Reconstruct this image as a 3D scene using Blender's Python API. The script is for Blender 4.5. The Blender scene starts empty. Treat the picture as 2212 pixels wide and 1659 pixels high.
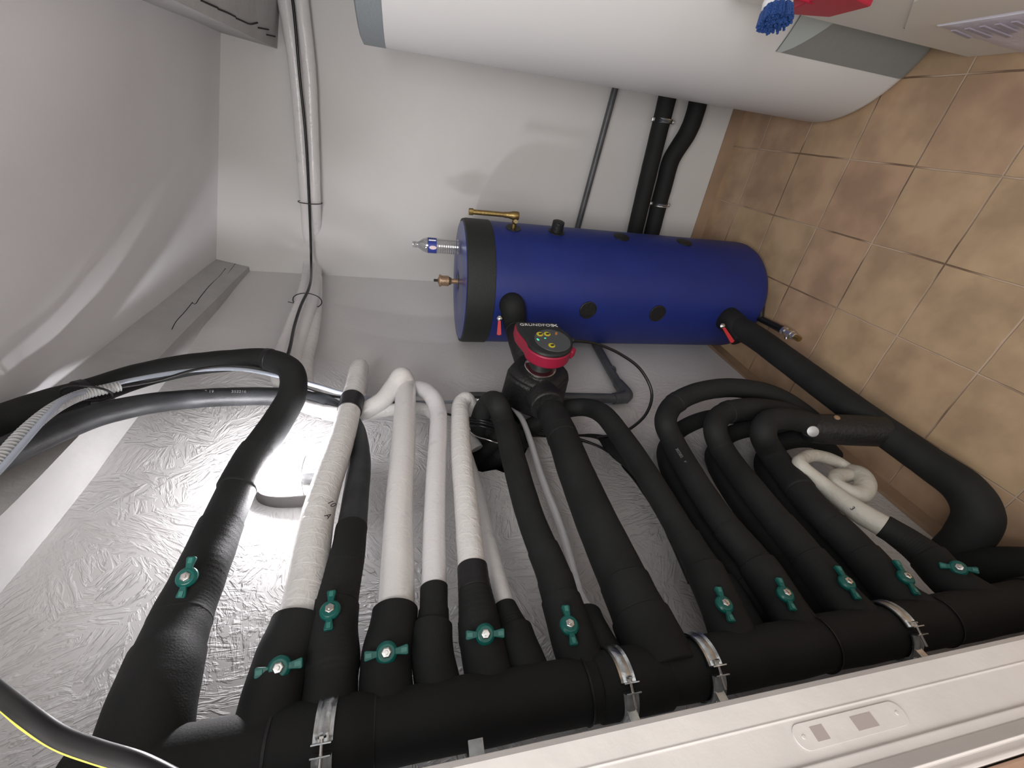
import bpy, math, random
from mathutils import Vector as V, Matrix, noise
random.seed(4)
C = bpy.context.scene.collection
PI = math.pi

# ------------------------------------------------------------------ camera (photo taken with the phone held sideways)
F = 907.84; CX = 1106.0; CY = 829.5
# rows above are the camera's right / down / forward expressed below in world axes
RX = V((0.12122432, -0.20589974, -0.97103551)); RY = V((-0.84476547, -0.53507694, 0.00799773)); RZ = V((-0.52122544, 0.81932775, -0.23880132))
EYE = V((0, 0, 1.8))
cam_d = bpy.data.cameras.new('camera'); cam = bpy.data.objects.new('camera', cam_d); C.objects.link(cam)
M = Matrix((RX, -RY, -RZ)).transposed().to_4x4(); M.translation = EYE
cam.matrix_world = M
cam_d.sensor_width = 36; cam_d.sensor_fit = 'HORIZONTAL'; cam_d.lens = F / 2212 * 36; cam_d.clip_start = 0.02
sc = bpy.context.scene; sc.camera = cam
sc.view_settings.view_transform = 'Standard'; sc.view_settings.look = 'None'; sc.view_settings.gamma = 1
sc.view_settings.use_curve_mapping = False; sc.view_settings.exposure = 0.27
w = bpy.data.worlds.new('world'); sc.world = w; w.use_nodes = True
w.node_tree.nodes['Background'].inputs[0].default_value = (1, 0.98, 0.96, 1); w.node_tree.nodes['Background'].inputs[1].default_value = 0.9
# daylight of the room behind the open door
ld = bpy.data.lights.new('doorway_daylight', 'AREA'); ld.shape = 'RECTANGLE'; ld.size = 1.0; ld.size_y = 0.9; ld.energy = 28; ld.color = (1, 0.97, 0.94)
lo = bpy.data.objects.new('doorway_daylight', ld); C.objects.link(lo); lo.location = (0.05, -0.75, 2.45); lo.rotation_euler = (math.radians(52), 0, 0)
BULB = 440.0

# ------------------------------------------------------------------ rays through the photo meeting real planes
def ray(px, py):
    return RX * ((px - CX) / F) + RY * ((py - CY) / F) + RZ
def ax(px, py, x): d = ray(px, py); return EYE + d * (x / d.x)
def ay(px, py, y): d = ray(px, py); return EYE + d * (y / d.y)
def az(px, py, z): d = ray(px, py); return EYE + d * ((z - 1.8) / d.z)
def ad(px, py, dep): return EYE + ray(px, py) * dep
def apl(px, py, P, n): d = ray(px, py); return EYE + d * ((P - EYE).dot(n) / d.dot(n))

# ------------------------------------------------------------------ materials
def nodes(name):
    m = bpy.data.materials.new(name); m.use_nodes = True; nt = m.node_tree
    return m, nt, nt.nodes['Principled BSDF']
def mat(name, col, rough=0.5, metal=0.0, bump=0.0, bscale=60, var=0.0, vscale=6, spec=0.5, coords='Object'):
    m, nt, b = nodes(name)
    b.inputs['Base Color'].default_value = (*col, 1); b.inputs['Roughness'].default_value = rough; b.inputs['Metallic'].default_value = metal
    b.inputs['Specular IOR Level'].default_value = spec
    tc = nt.nodes.new('ShaderNodeTexCoord')
    if bump:
        n = nt.nodes.new('ShaderNodeTexNoise'); n.inputs['Scale'].default_value = bscale; n.inputs['Detail'].default_value = 5
        nt.links.new(tc.outputs[coords], n.inputs['Vector'])
        bp = nt.nodes.new('ShaderNodeBump'); bp.inputs['Strength'].default_value = bump; bp.inputs['Distance'].default_value = 0.01
        nt.links.new(n.outputs['Fac'], bp.inputs['Height']); nt.links.new(bp.outputs['Normal'], b.inputs['Normal'])
    if var:
        n2 = nt.nodes.new('ShaderNodeTexNoise'); n2.inputs['Scale'].default_value = vscale; n2.inputs['Detail'].default_value = 6
        nt.links.new(tc.outputs[coords], n2.inputs['Vector'])
        r = nt.nodes.new('ShaderNodeValToRGB'); r.color_ramp.elements[0].position = 0.35; r.color_ramp.elements[1].position = 0.65
        r.color_ramp.elements[0].color = (*[c * (1 - var) for c in col], 1); r.color_ramp.elements[1].color = (*[min(1, c * (1 + var)) for c in col], 1)
        nt.links.new(n2.outputs['Fac'], r.inputs['Fac']); nt.links.new(r.outputs['Color'], b.inputs['Base Color'])
    return m
foam = mat('black_foam', (0.0135, 0.0145, 0.0148), 0.72, spec=0.3, bump=0.12, bscale=300, var=0.18, vscale=9)
foam_grey = mat('dusty_foam', (0.026, 0.028, 0.031), 0.5, bump=0.1, bscale=120, var=0.35, vscale=14)
foam_dk = mat('black_shell', (0.011, 0.0115, 0.012), 0.5, bump=0.35, bscale=90)
tape_blk = mat('black_tape', (0.010, 0.010, 0.012), 0.45, bump=0.15, bscale=150)
rubber = mat('black_cable', (0.01, 0.01, 0.011), 0.35)
blue = mat('blue_jacket', (0.010, 0.024, 0.185), 0.5, bump=0.12, bscale=14, var=0.08, vscale=5)
blue_top = blue
black_band = mat('black_band', (0.013, 0.016, 0.014), 0.6, bump=0.3, bscale=300)
white_jk = mat('white_jacket', (0.70, 0.70, 0.70), 0.42, bump=0.08, bscale=9)
grey_tape = mat('silver_tape', (0.25, 0.27, 0.27), 0.3, 0.2, bump=0.3, bscale=14)
grey_lite = mat('silver_tape_peel', (0.42, 0.47, 0.47), 0.35)
grey_band = mat('grey_band', (0.22, 0.25, 0.27), 0.5, bump=0.2, bscale=100)
pvc = mat('grey_pvc', (0.075, 0.078, 0.085), 0.4, bump=0.1, bscale=40, var=0.2, vscale=12)
zinc = mat('zinc', (0.62, 0.66, 0.68), 0.28, 1.0, bump=0.2, bscale=70, var=0.25, vscale=40)
steel = mat('steel', (0.75, 0.74, 0.72), 0.22, 1.0)
brass = mat('brass', (0.42, 0.30, 0.12), 0.4, 1.0, bump=0.2, bscale=80)
bronze = mat('bronze', (0.50, 0.34, 0.22), 0.45, 0.7, bump=0.2, bscale=80)
green = mat('green_plastic', (0.004, 0.115, 0.098), 0.3, bump=0.1, bscale=90)
red = mat('red_plastic', (0.55, 0.02, 0.06), 0.4)
magenta = mat('pump_red', (0.33, 0.012, 0.045), 0.45)
red_lever = mat('red_lever', (0.55, 0.02, 0.03), 0.4)
dark_pl = mat('dark_plastic', (0.016, 0.017, 0.018), 0.42, bump=0.1, bscale=300)
panel_g = mat('panel_grey', (0.075, 0.08, 0.085), 0.4)
yellow = mat('yellow', (0.62, 0.52, 0.03), 0.5)
yellow2 = mat('earth_yellow', (0.65, 0.55, 0.08), 0.4)
txt_w = mat('text_white', (0.75, 0.75, 0.75), 0.5)
txt_g = mat('text_grey', (0.20, 0.20, 0.20), 0.6)
ink = mat('ink', (0.015, 0.015, 0.02), 0.7)
orange = mat('orange', (0.55, 0.2, 0.06), 0.5)
jamb_m = mat('jamb_paint', (0.68, 0.65, 0.63), 0.38, bump=0.12, bscale=22, var=0.04, vscale=10)
wood_m = mat('wood_brown', (0.42, 0.27, 0.19), 0.5, bump=0.1)
appl = mat('cabinet_white', (0.82, 0.81, 0.74), 0.3, bump=0.03, bscale=30)
sackm = mat('sack', (0.78, 0.76, 0.84), 0.4, bump=0.5, bscale=16)
sack_d = mat('sack_print', (0.40, 0.37, 0.46), 0.5)
bristle = mat('blue_bristle', (0.025, 0.10, 0.38), 0.6, bump=1, bscale=300)
whitep = mat('white_plastic', (0.75, 0.75, 0.78), 0.35)
lab_b = mat('label_blue', (0.03, 0.05, 0.28), 0.4)
lab_p = mat('label_pink', (0.75, 0.6, 0.62), 0.4)
crackm = mat('crack', (0.02, 0.02, 0.022), 0.9)
cond = mat('conduit_grey', (0.45, 0.46, 0.47), 0.45)
clear_grey = mat('clear_hose', (0.38, 0.42, 0.50), 0.12)
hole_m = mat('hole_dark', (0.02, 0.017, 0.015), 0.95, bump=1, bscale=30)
hole_e = mat('hole_rubble', (0.22, 0.19, 0.17), 0.95, bump=1, bscale=60)
flexw = mat('flex_white', (0.55, 0.53, 0.47), 0.6, bump=0.3, bscale=60)

def emis(name, col, s):
    m, nt, b = nodes(name); b.inputs['Base Color'].default_value = (*col, 1)
    b.inputs['Emission Color'].default_value = (*col, 1); b.inputs['Emission Strength'].default_value = s; return m
bulb_m = emis('bulb', (1, 0.97, 1.0), BULB); led_g = emis('green_led', (0.05, 0.9, 0.45), 1.5)

def wrap_mat(name, col, rough, turns, depth):
    """white adhesive tape wound round the pipe: seams and wrinkles follow the tube's own UV"""
    m, nt, b = nodes(name); b.inputs['Base Color'].default_value = (*col, 1); b.inputs['Roughness'].default_value = rough
    uv = nt.nodes.new('ShaderNodeUVMap'); mp = nt.nodes.new('ShaderNodeMapping'); nt.links.new(uv.outputs[0], mp.inputs[0])
    mp.inputs['Scale'].default_value = (1.0, turns, 1)
    sep = nt.nodes.new('ShaderNodeSeparateXYZ'); nt.links.new(mp.outputs[0], sep.inputs[0])
    add = nt.nodes.new('ShaderNodeMath'); add.operation = 'ADD'; nt.links.new(sep.outputs[0], add.inputs[0]); nt.links.new(sep.outputs[1], add.inputs[1])
    fr = nt.nodes.new('ShaderNodeMath'); fr.operation = 'FRACT'; nt.links.new(add.outputs[0], fr.inputs[0])
    rp = nt.nodes.new('ShaderNodeValToRGB'); rp.color_ramp.elements[0].position = 0; rp.color_ramp.elements[0].color = (0, 0, 0, 1)
    rp.color_ramp.elements[1].position = 0.06; rp.color_ramp.elements[1].color = (1, 1, 1, 1); nt.links.new(fr.outputs[0], rp.inputs[0])
    tc = nt.nodes.new('ShaderNodeTexCoord'); n = nt.nodes.new('ShaderNodeTexNoise'); n.inputs['Scale'].default_value = 55; n.inputs['Detail'].default_value = 3; n.inputs['Distortion'].default_value = 1.2
    mp2 = nt.nodes.new('ShaderNodeMapping'); mp2.inputs['Scale'].default_value = (1, 1, 1); nt.links.new(tc.outputs['Object'], mp2.inputs[0]); nt.links.new(mp2.outputs[0], n.inputs['Vector'])
    mm = nt.nodes.new('ShaderNodeMath'); mm.operation = 'MULTIPLY_ADD'; mm.inputs[1].default_value = 1.1
    nt.links.new(n.outputs['Fac'], mm.inputs[0]); nt.links.new(rp.outputs['Color'], mm.inputs[2])
    q1 = nt.nodes.new('ShaderNodeMath'); q1.operation = 'MULTIPLY'; q1.inputs[1].default_value = 0.35; nt.links.new(rp.outputs['Color'], q1.inputs[0]); nt.links.new(q1.outputs[0], mm.inputs[2])
    ns = nt.nodes.new('ShaderNodeTexNoise'); ns.inputs['Scale'].default_value = 18; ns.inputs['Detail'].default_value = 6; nt.links.new(tc.outputs['Object'], ns.inputs['Vector'])
    rs = nt.nodes.new('ShaderNodeValToRGB'); rs.color_ramp.elements[0].position = 0.30; rs.color_ramp.elements[0].color = (*[c * .88 for c in col], 1); rs.color_ramp.elements[1].position = 0.40; rs.color_ramp.elements[1].color = (*col, 1)
    nt.links.new(ns.outputs['Fac'], rs.inputs[0]); nt.links.new(rs.outputs[0], b.inputs['Base Color'])
    bp = nt.nodes.new('ShaderNodeBump'); bp.inputs['Strength'].default_value = depth; bp.inputs['Distance'].default_value = 0.004
    nt.links.new(mm.outputs[0], bp.inputs['Height']); nt.links.new(bp.outputs['Normal'], b.inputs['Normal'])
    return m
tape_w = wrap_mat('white_tape', (0.76, 0.75, 0.74), 0.24, 26, 0.5)
tape_s = wrap_mat('white_tape_smooth', (0.77, 0.76, 0.76), 0.22, 9, 0.3)
tape_f = wrap_mat('white_tape_fine', (0.77, 0.76, 0.78), 0.2, 70, 0.3)

def plaster(name, col, rough_amt, smooth=0.25, dirs=True):
    m, nt, b = nodes(name); b.inputs['Roughness'].default_value = 0.62
    L = nt.links.new
    tc = nt.nodes.new('ShaderNodeTexCoord')
    wn = nt.nodes.new('ShaderNodeTexNoise'); wn.inputs['Scale'].default_value = 5; wn.inputs['Detail'].default_value = 5; L(tc.outputs['Object'], wn.inputs['Vector'])
    wo = nt.nodes.new('ShaderNodeVectorMath'); wo.operation = 'MULTIPLY_ADD'; wo.inputs[1].default_value = (0.5, 0.5, 0.5); L(wn.outputs['Color'], wo.inputs[0]); L(tc.outputs['Object'], wo.inputs[2])
    def strokes(cell, seed):
        vo = nt.nodes.new('ShaderNodeTexVoronoi'); vo.inputs['Scale'].default_value = cell; L(wo.outputs[0], vo.inputs['Vector'])
        sc2 = nt.nodes.new('ShaderNodeSeparateColor'); L(vo.outputs['Color'], sc2.inputs[0])
        an = nt.nodes.new('ShaderNodeMath'); an.operation = 'MULTIPLY_ADD'; an.inputs[1].default_value = 2.6; an.inputs[2].default_value = seed; L(sc2.outputs[0], an.inputs[0])
        vr = nt.nodes.new('ShaderNodeVectorRotate'); vr.rotation_type = 'X_AXIS'; L(tc.outputs['Object'], vr.inputs['Vector']); L(an.outputs[0], vr.inputs['Angle'])
        mp = nt.nodes.new('ShaderNodeMapping'); mp.inputs['Scale'].default_value = (1, 1.6, 7.5); L(vr.outputs[0], mp.inputs[0])
        n = nt.nodes.new('ShaderNodeTexNoise'); n.inputs['Scale'].default_value = 9; n.inputs['Detail'].default_value = 3; n.inputs['Distortion'].default_value = 1.0; n.inputs['Roughness'].default_value = 0.6
        L(mp.outputs[0], n.inputs['Vector']); return n.outputs['Fac']
    a = strokes(5, 0.2); c = strokes(8, 1.4)
    big = nt.nodes.new('ShaderNodeTexNoise'); big.inputs['Scale'].default_value = 3.2; L(tc.outputs['Object'], big.inputs['Vector'])
    rb = nt.nodes.new('ShaderNodeValToRGB'); rb.color_ramp.elements[0].position = 0.44; rb.color_ramp.elements[1].position = 0.56; L(big.outputs['Fac'], rb.inputs[0])
    mx = nt.nodes.new('ShaderNodeMix'); mx.data_type = 'FLOAT'; L(rb.outputs['Color'], mx.inputs[0]); L(a, mx.inputs[2]); L(c, mx.inputs[3])
    # ridges: sharpen
    rr = nt.nodes.new('ShaderNodeValToRGB'); rr.color_ramp.elements[0].position = 0.46; rr.color_ramp.elements[1].position = 0.60; L(mx.outputs[0], rr.inputs[0])
    # strength mask along y: hand-worked near the lamp, smooth towards the far corner
    sx = nt.nodes.new('ShaderNodeSeparateXYZ'); L(tc.outputs['Object'], sx.inputs[0])
    mr = nt.nodes.new('ShaderNodeMapRange'); mr.inputs['From Min'].default_value = 1.25; mr.inputs['From Max'].default_value = 1.7; mr.inputs['To Min'].default_value = rough_amt; mr.inputs['To Max'].default_value = rough_amt * 0.12
    L(sx.outputs['Y'], mr.inputs['Value'])
    mu = nt.nodes.new('ShaderNodeMath'); mu.operation = 'MULTIPLY'; L(rr.outputs['Color'], mu.inputs[0]); L(mr.outputs[0], mu.inputs[1])
    n3 = nt.nodes.new('ShaderNodeTexNoise'); n3.inputs['Scale'].default_value = 5; n3.inputs['Detail'].default_value = 5; L(tc.outputs['Object'], n3.inputs['Vector'])
    ma = nt.nodes.new('ShaderNodeMath'); ma.operation = 'MULTIPLY_ADD'; ma.inputs[1].default_value = smooth; L(n3.outputs['Fac'], ma.inputs[0]); L(mu.outputs[0], ma.inputs[2])
    bp = nt.nodes.new('ShaderNodeBump'); bp.inputs['Strength'].default_value = 1.0; bp.inputs['Distance'].default_value = 0.006
    L(ma.outputs[0], bp.inputs['Height']); L(bp.outputs['Normal'], b.inputs['Normal'])
    n4 = nt.nodes.new('ShaderNodeTexNoise'); n4.inputs['Scale'].default_value = 2.5; n4.inputs['Detail'].default_value = 4; L(tc.outputs['Object'], n4.inputs['Vector'])
    rc = nt.nodes.new('ShaderNodeValToRGB'); rc.color_ramp.elements[0].position = 0.3; rc.color_ramp.elements[1].position = 0.7
    rc.color_ramp.elements[0].color = (*[x * 0.94 for x in col], 1); rc.color_ramp.elements[1].color = (*col, 1); L(n4.outputs['Fac'], rc.inputs[0]); L(rc.outputs[0], b.inputs['Base Color'])
    return m
wall_rough = plaster('plaster_rough', (0.70, 0.69, 0.69), 0.31)
wall_smooth = plaster('plaster_smooth', (0.68, 0.67, 0.66), 0.0, 0.5)
ceil_m = plaster('ceiling_plaster', (0.88, 0.88, 0.90), 0.0, 0.4)
beam_m = mat('beam_paint', (0.46, 0.455, 0.45), 0.6, bump=0.4, bscale=22, var=0.06, vscale=7)

def tiles():
    m, nt, b = nodes('floor_tiles'); L = nt.links.new
    tc = nt.nodes.new('ShaderNodeTexCoord'); mp = nt.nodes.new('ShaderNodeMapping'); mp.inputs['Location'].default_value = (0.772, -0.831, 0)
    wv = nt.nodes.new('ShaderNodeTexNoise'); wv.inputs['Scale'].default_value = 6; L(tc.outputs['Object'], wv.inputs['Vector'])
    vm = nt.nodes.new('ShaderNodeVectorMath'); vm.operation = 'MULTIPLY_ADD'; vm.inputs[1].default_value = (0.008, 0.008, 0); L(wv.outputs['Color'], vm.inputs[0]); L(tc.outputs['Object'], vm.inputs[2]); L(vm.outputs[0], mp.inputs[0])
    br = nt.nodes.new('ShaderNodeTexBrick'); br.offset = 0; br.squash = 1; br.inputs['Scale'].default_value = 1; br.inputs['Brick Width'].default_value = 0.275; br.inputs['Row Height'].default_value = 0.275
    br.inputs['Mortar Size'].default_value = 0.0035; br.inputs['Mortar Smooth'].default_value = 0.5; br.inputs['Bias'].default_value = 0
    br.inputs['Color1'].default_value = (0.50, 0.365, 0.235, 1); br.inputs['Color2'].default_value = (0.465, 0.31, 0.215, 1)
    L(mp.outputs[0], br.inputs['Vector'])
    n = nt.nodes.new('ShaderNodeTexNoise'); n.inputs['Scale'].default_value = 5.5; n.inputs['Detail'].default_value = 5; L(tc.outputs['Object'], n.inputs['Vector'])
    rp = nt.nodes.new('ShaderNodeValToRGB'); rp.color_ramp.elements[0].position = 0.36; rp.color_ramp.elements[0].color = (0.80, 0.77, 0.75, 1); rp.color_ramp.elements[1].position = 0.62; rp.color_ramp.elements[1].color = (1.12, 1.1, 1.05, 1); L(n.outputs['Fac'], rp.inputs[0])
    mx = nt.nodes.new('ShaderNodeMix'); mx.data_type = 'RGBA'; mx.blend_type = 'MULTIPLY'; mx.inputs[0].default_value = 1; L(br.outputs['Color'], mx.inputs[6]); L(rp.outputs[0], mx.inputs[7])
    # joints: pale grout in places, dirty in others
    n2 = nt.nodes.new('ShaderNodeTexNoise'); n2.inputs['Scale'].default_value = 3; L(tc.outputs['Object'], n2.inputs['Vector'])
    rg = nt.nodes.new('ShaderNodeValToRGB'); rg.color_ramp.elements[0].position = 0.42; rg.color_ramp.elements[0].color = (0.20, 0.13, 0.085, 1); rg.color_ramp.elements[1].position = 0.55; rg.color_ramp.elements[1].color = (0.55, 0.41, 0.30, 1); L(n2.outputs['Fac'], rg.inputs[0])
    m2 = nt.nodes.new('ShaderNodeMix'); m2.data_type = 'RGBA'; L(br.outputs['Fac'], m2.inputs[0]); L(mx.outputs[2], m2.inputs[6]); L(rg.outputs[0], m2.inputs[7]); L(m2.outputs[2], b.inputs['Base Color'])
    b.inputs['Roughness'].default_value = 0.42
    bp = nt.nodes.new('ShaderNodeBump'); bp.invert = True; bp.inputs['Strength'].default_value = 0.6; bp.inputs['Distance'].default_value = 0.003; L(br.outputs['Fac'], bp.inputs['Height']); L(bp.outputs['Normal'], b.inputs['Normal'])
    return m
tile_m = tiles()
skirt_m = mat('skirting_tile', (0.33, 0.225, 0.15), 0.4, bump=0.1, bscale=20, var=0.15, vscale=4)

def glassy(name, tint, gl=0.12):
    m = bpy.data.materials.new(name); m.use_nodes = True; nt = m.node_tree; nt.nodes.clear()
    o = nt.nodes.new('ShaderNodeOutputMaterial'); t = nt.nodes.new('ShaderNodeBsdfTransparent'); t.inputs[0].default_value = (*tint, 1)
    g = nt.nodes.new('ShaderNodeBsdfGlossy'); g.inputs['Roughness'].default_value = 0.08
    lw = nt.nodes.new('ShaderNodeLayerWeight'); lw.inputs[0].default_value = 0.35
    ma = nt.nodes.new('ShaderNodeMath'); ma.operation = 'MULTIPLY_ADD'; ma.inputs[1].default_value = 0.6; ma.inputs[2].default_value = gl; nt.links.new(lw.outputs['Facing'], ma.inputs[0])
    mx = nt.nodes.new('ShaderNodeMixShader'); nt.links.new(ma.outputs[0], mx.inputs[0]); nt.links.new(t.outputs[0], mx.inputs[1]); nt.links.new(g.outputs[0], mx.inputs[2]); nt.links.new(mx.outputs[0], o.inputs[0])
    return m
glass = glassy('lamp_glass', (0.97, 0.97, 0.97)); bottle_m = glassy('bottle_plastic', (0.92, 0.93, 0.93), 0.22)

# ------------------------------------------------------------------ mesh helpers
class B:
    def __init__(s): s.v = []; s.f = []; s.uv = {}
    def add(s, vs, fs, M=None):
        o = len(s.v); s.v += [(M @ V(p)) if M else V(p) for p in vs]; s.f += [tuple(i + o for i in f) for f in fs]; return s
    def box(s, a, b, M=None):
        x0, y0, z0 = a; x1, y1, z1 = b
        return s.add([(x0,y0,z0),(x1,y0,z0),(x1,y1,z0),(x0,y1,z0),(x0,y0,z1),(x1,y0,z1),(x1,y1,z1),(x0,y1,z1)],
                     [(0,3,2,1),(4,5,6,7),(0,1,5,4),(1,2,6,5),(2,3,7,6),(3,0,4,7)], M)
    def lathe(s, prof, n=32, M=None, cap=True):
        """prof: (r, z) from bottom to top, turned about Z"""
        vs = []; fs = []
        for r, z in prof:
            for i in range(n): a = 2*PI*i/n; vs.append((r*math.cos(a), r*math.sin(a), z))
        k = len(prof)
        for j in range(k-1):
            for i in range(n): fs.append((j*n+i, j*n+(i+1) % n, (j+1)*n+(i+1) % n, (j+1)*n+i))
        if cap: fs.append(tuple(range(n-1, -1, -1))); fs.append(tuple((k-1)*n+i for i in range(n)))
        return s.add(vs, fs, M)
    def prism(s, poly, z0, z1, M=None, taper=1.0):
        n = len(poly); cx = sum(p[0] for p in poly)/n; cy = sum(p[1] for p in poly)/n
        vs = [(p[0], p[1], z0) for p in poly] + [(cx+(p[0]-cx)*taper, cy+(p[1]-cy)*taper, z1) for p in poly]
        fs = [tuple(range(n-1, -1, -1)), tuple(range(n, 2*n))] + [(i, (i+1) % n, n+(i+1) % n, n+i) for i in range(n)]
        return s.add(vs, fs, M)
    def build(s, name, m, parent=None, smooth=True, bevel=0.0, seg=2, sharp=40):
        me = bpy.data.meshes.new(name); me.from_pydata([tuple(p) for p in s.v], [], s.f); me.update()
        me.materials.append(m); o = bpy.data.objects.new(name, me); C.objects.link(o)
        if smooth:
            me.polygons.foreach_set('use_smooth', [True]*len(me.polygons)); me.set_sharp_from_angle(angle=math.radians(sharp))
        if bevel: bm = o.modifiers.new('bevel', 'BEVEL'); bm.width = bevel; bm.segments = seg; bm.limit_method = 'ANGLE'; bm.angle_limit = math.radians(35)
        if parent: o.parent = parent; o.matrix_parent_inverse = parent.matrix_world.inverted()
        return o
def tag(o, label=None, cat=None, group=None, kind=None):
    if label: o['label'] = label
    if cat: o['category'] = cat
    if group: o['group'] = group
    if kind: o['kind'] = kind
    return o
def empty(name, loc):
    o = bpy.data.objects.new(name, None); C.objects.link(o); o.location = loc; o.matrix_world = Matrix.Translation(loc); o.empty_display_size = 0.05; return o
def frame(o, xd, zd):
    """matrix with local Z = zd, local X near xd, at o"""
    z = zd.normalized(); x = (xd - z * xd.dot(z)).normalized(); y = z.cross(x)
    m = Matrix((x, y, z)).transposed().to_4x4(); m.translation = o; return m

def spline(pts, k=10):
    """Catmull-Rom through points, each a (Vector, radius)"""
    P = [p for p, r in pts]; Q = [r for p, r in pts]; out = []
    n = len(P)
    for i in range(n-1):
        p0 = P[i-1] if i else P[0]*2-P[1]; p1 = P[i]; p2 = P[i+1]; p3 = P[i+2] if i+2 < n else P[-1]*2-P[-2]
        t0 = 0; t1 = t0+max(1e-5, (p1-p0).length)**.5; t2 = t1+max(1e-5, (p2-p1).length)**.5; t3 = t2+max(1e-5, (p3-p2).length)**.5
        for j in range(k):
            u = j/k; t = t1+(t2-t1)*u
            A1 = p0*((t1-t)/(t1-t0))+p1*((t-t0)/(t1-t0)); A2 = p1*((t2-t)/(t2-t1))+p2*((t-t1)/(t2-t1)); A3 = p2*((t3-t)/(t3-t2))+p3*((t-t2)/(t3-t2))
            B1 = A1*((t2-t)/(t2-t0))+A2*((t-t0)/(t2-t0)); B2 = A2*((t3-t)/(t3-t1))+A3*((t-t1)/(t3-t1))
            out.append((B1*((t2-t)/(t2-t1))+B2*((t-t1)/(t2-t1)), Q[i]+(Q[i+1]-Q[i])*u))
    out.append((P[-1], Q[-1])); return out
def sweep(path, name, m, parent=None, n=24, wob=0.0, ws=30, smooth=True, cap=True, sharp=50):
    vs = []; fs = []; uvs = []
    T = []
    for i in range(len(path)):
        a = path[max(0, i-1)][0]; b = path[min(len(path)-1, i+1)][0]; T.append((b-a).normalized())
    up = V((0, 0, 1)) if abs(T[0].z) < 0.9 else V((1, 0, 0))
    nx = (up - T[0]*up.dot(T[0])).normalized(); L = 0; Ls = []
    for i, (p, r) in enumerate(path):
        if i:
            L += (p-path[i-1][0]).length; nx = (nx - T[i]*nx.dot(T[i])).normalized()
        ny = T[i].cross(nx); Ls.append(L)
        for j in range(n):
            a = 2*PI*j/n; d = nx*math.cos(a)+ny*math.sin(a)
            q = p + d*r
            if wob: q = q + d*(noise.noise(q*ws)*wob)
            vs.append(q)
    k = len(path)
    for i in range(k-1):
        for j in range(n):
            fs.append((i*n+j, i*n+(j+1) % n, (i+1)*n+(j+1) % n, (i+1)*n+j)); uvs.append(((j/n, Ls[i]), ((j+1)/n, Ls[i]), ((j+1)/n, Ls[i+1]), (j/n, Ls[i+1])))
    if cap: fs.append(tuple(range(n-1, -1, -1))); fs.append(tuple((k-1)*n+j for j in range(n)))
    b = B(); b.v = vs; b.f = fs; o = b.build(name, m, parent, smooth, sharp=sharp)
    lay = o.data.uv_layers.new(name='UVMap'); idx = 0
    for fi, poly in enumerate(o.data.polygons):
        for li, l in enumerate(poly.loop_indices):
            lay.data[l].uv = uvs[fi][li] if fi < len(uvs) else (0, 0)
    return o
def tube(name, pts, m, parent=None, n=24, k=10, **kw):
    return sweep(spline(pts, k), name, m, parent, n, **kw)
def line(a, b, r, ra=None):
    return [(a, ra or r), (b, r)]
def rod(name, a, b, r, m, parent=None, n=16):
    return sweep([(a, r), (b, r)], name, m, parent, n)
def sleeve(path, s0, s1, r0, r1, name, m, parent, rim=0.0035, wob=0.0022):
    """a foam sleeve over part of a path, s0..s1 metres along it"""
    L = 0; out = []; prev = None
    for p, r in path:
        if prev is not None:
            seg = (p-prev).length
            for q in range(4):
                t = (q+1)/4; s = L+seg*t
                if s0 <= s <= s1: out.append((prev+(p-prev)*t, s, r))
            L += seg
        prev = p
    if len(out) < 2: return None
    a, b = out[0][1], out[-1][1]; res = []
    for p, s, pr in out: res.append((p, max(pr+.0022, r0+(r1-r0)*(s-a)/(b-a))))
    d0 = (res[0][0]-res[1][0]).normalized(); d1 = (res[-1][0]-res[-2][0]).normalized()
    res = [(res[0][0]+d0*rim, res[0][1]-rim)] + res + [(res[-1][0]+d1*rim*0.6, res[-1][1]-rim)]
    return sweep(res, name, m, parent, 32, wob=wob, ws=18)
def text(body, size, Mx, m, name, parent, ext=0.0003, squash=1.0):
    cu = bpy.data.curves.new(name, 'FONT'); cu.body = body; cu.size = size; cu.extrude = ext; cu.align_x = 'CENTER'; cu.align_y = 'CENTER'; cu.space_character = 1.05
    t = bpy.data.objects.new(name+'_curve', cu); C.objects.link(t)
    me = bpy.data.meshes.new_from_object(t.evaluated_get(bpy.context.evaluated_depsgraph_get())); C.objects.unlink(t); bpy.data.objects.remove(t)
    me.name = name; me.materials.clear(); me.materials.append(m)
    for v in me.vertices: v.co = Mx @ V((v.co.x*squash, v.co.y, v.co.z))
    o = bpy.data.objects.new(name, me); C.objects.link(o)
    if parent: o.parent = parent; o.matrix_parent_inverse = parent.matrix_world.inverted()
    return o

# ------------------------------------------------------------------ the room
def lerp_tab(t, tab):
    for (a, u), (b, v) in zip(tab, tab[1:]):
        if t <= b:
            k = max(0, min(1, (t-a)/(b-a))); return u+(v-u)*k
    return tab[-1][1]
def wall_x(y, z):           # z above floor
    lo_ = lerp_tab(y, [(-0.1, -1.02), (0.42, -1.013), (0.8, -1.008), (1.58, -0.987), (1.92, -0.968), (2.15, -0.93), (2.43, -0.828)])
    hi_ = lerp_tab(y, [(-0.1, -0.96), (1.02, -0.925), (1.57, -0.882), (1.79, -0.85), (2.43, -0.822)])
    k = max(0, min(1, (z-1.65)/0.95)); k = k*k*(3-2*k)
    return lo_+(hi_-lo_)*k
def ceil_z(x): return 1.8+0.957-0.233*(x+0.77)
YB = 2.43; YN = 0.155
def inside(y, z, poly):
    c = False
    for i in range(len(poly)):
        (a, b), (d, e) = poly[i-1], poly[i]
        if (b > z) != (e > z) and y < (d-a)*(z-b)/(e-b)+a: c = not c
    return c
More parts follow.
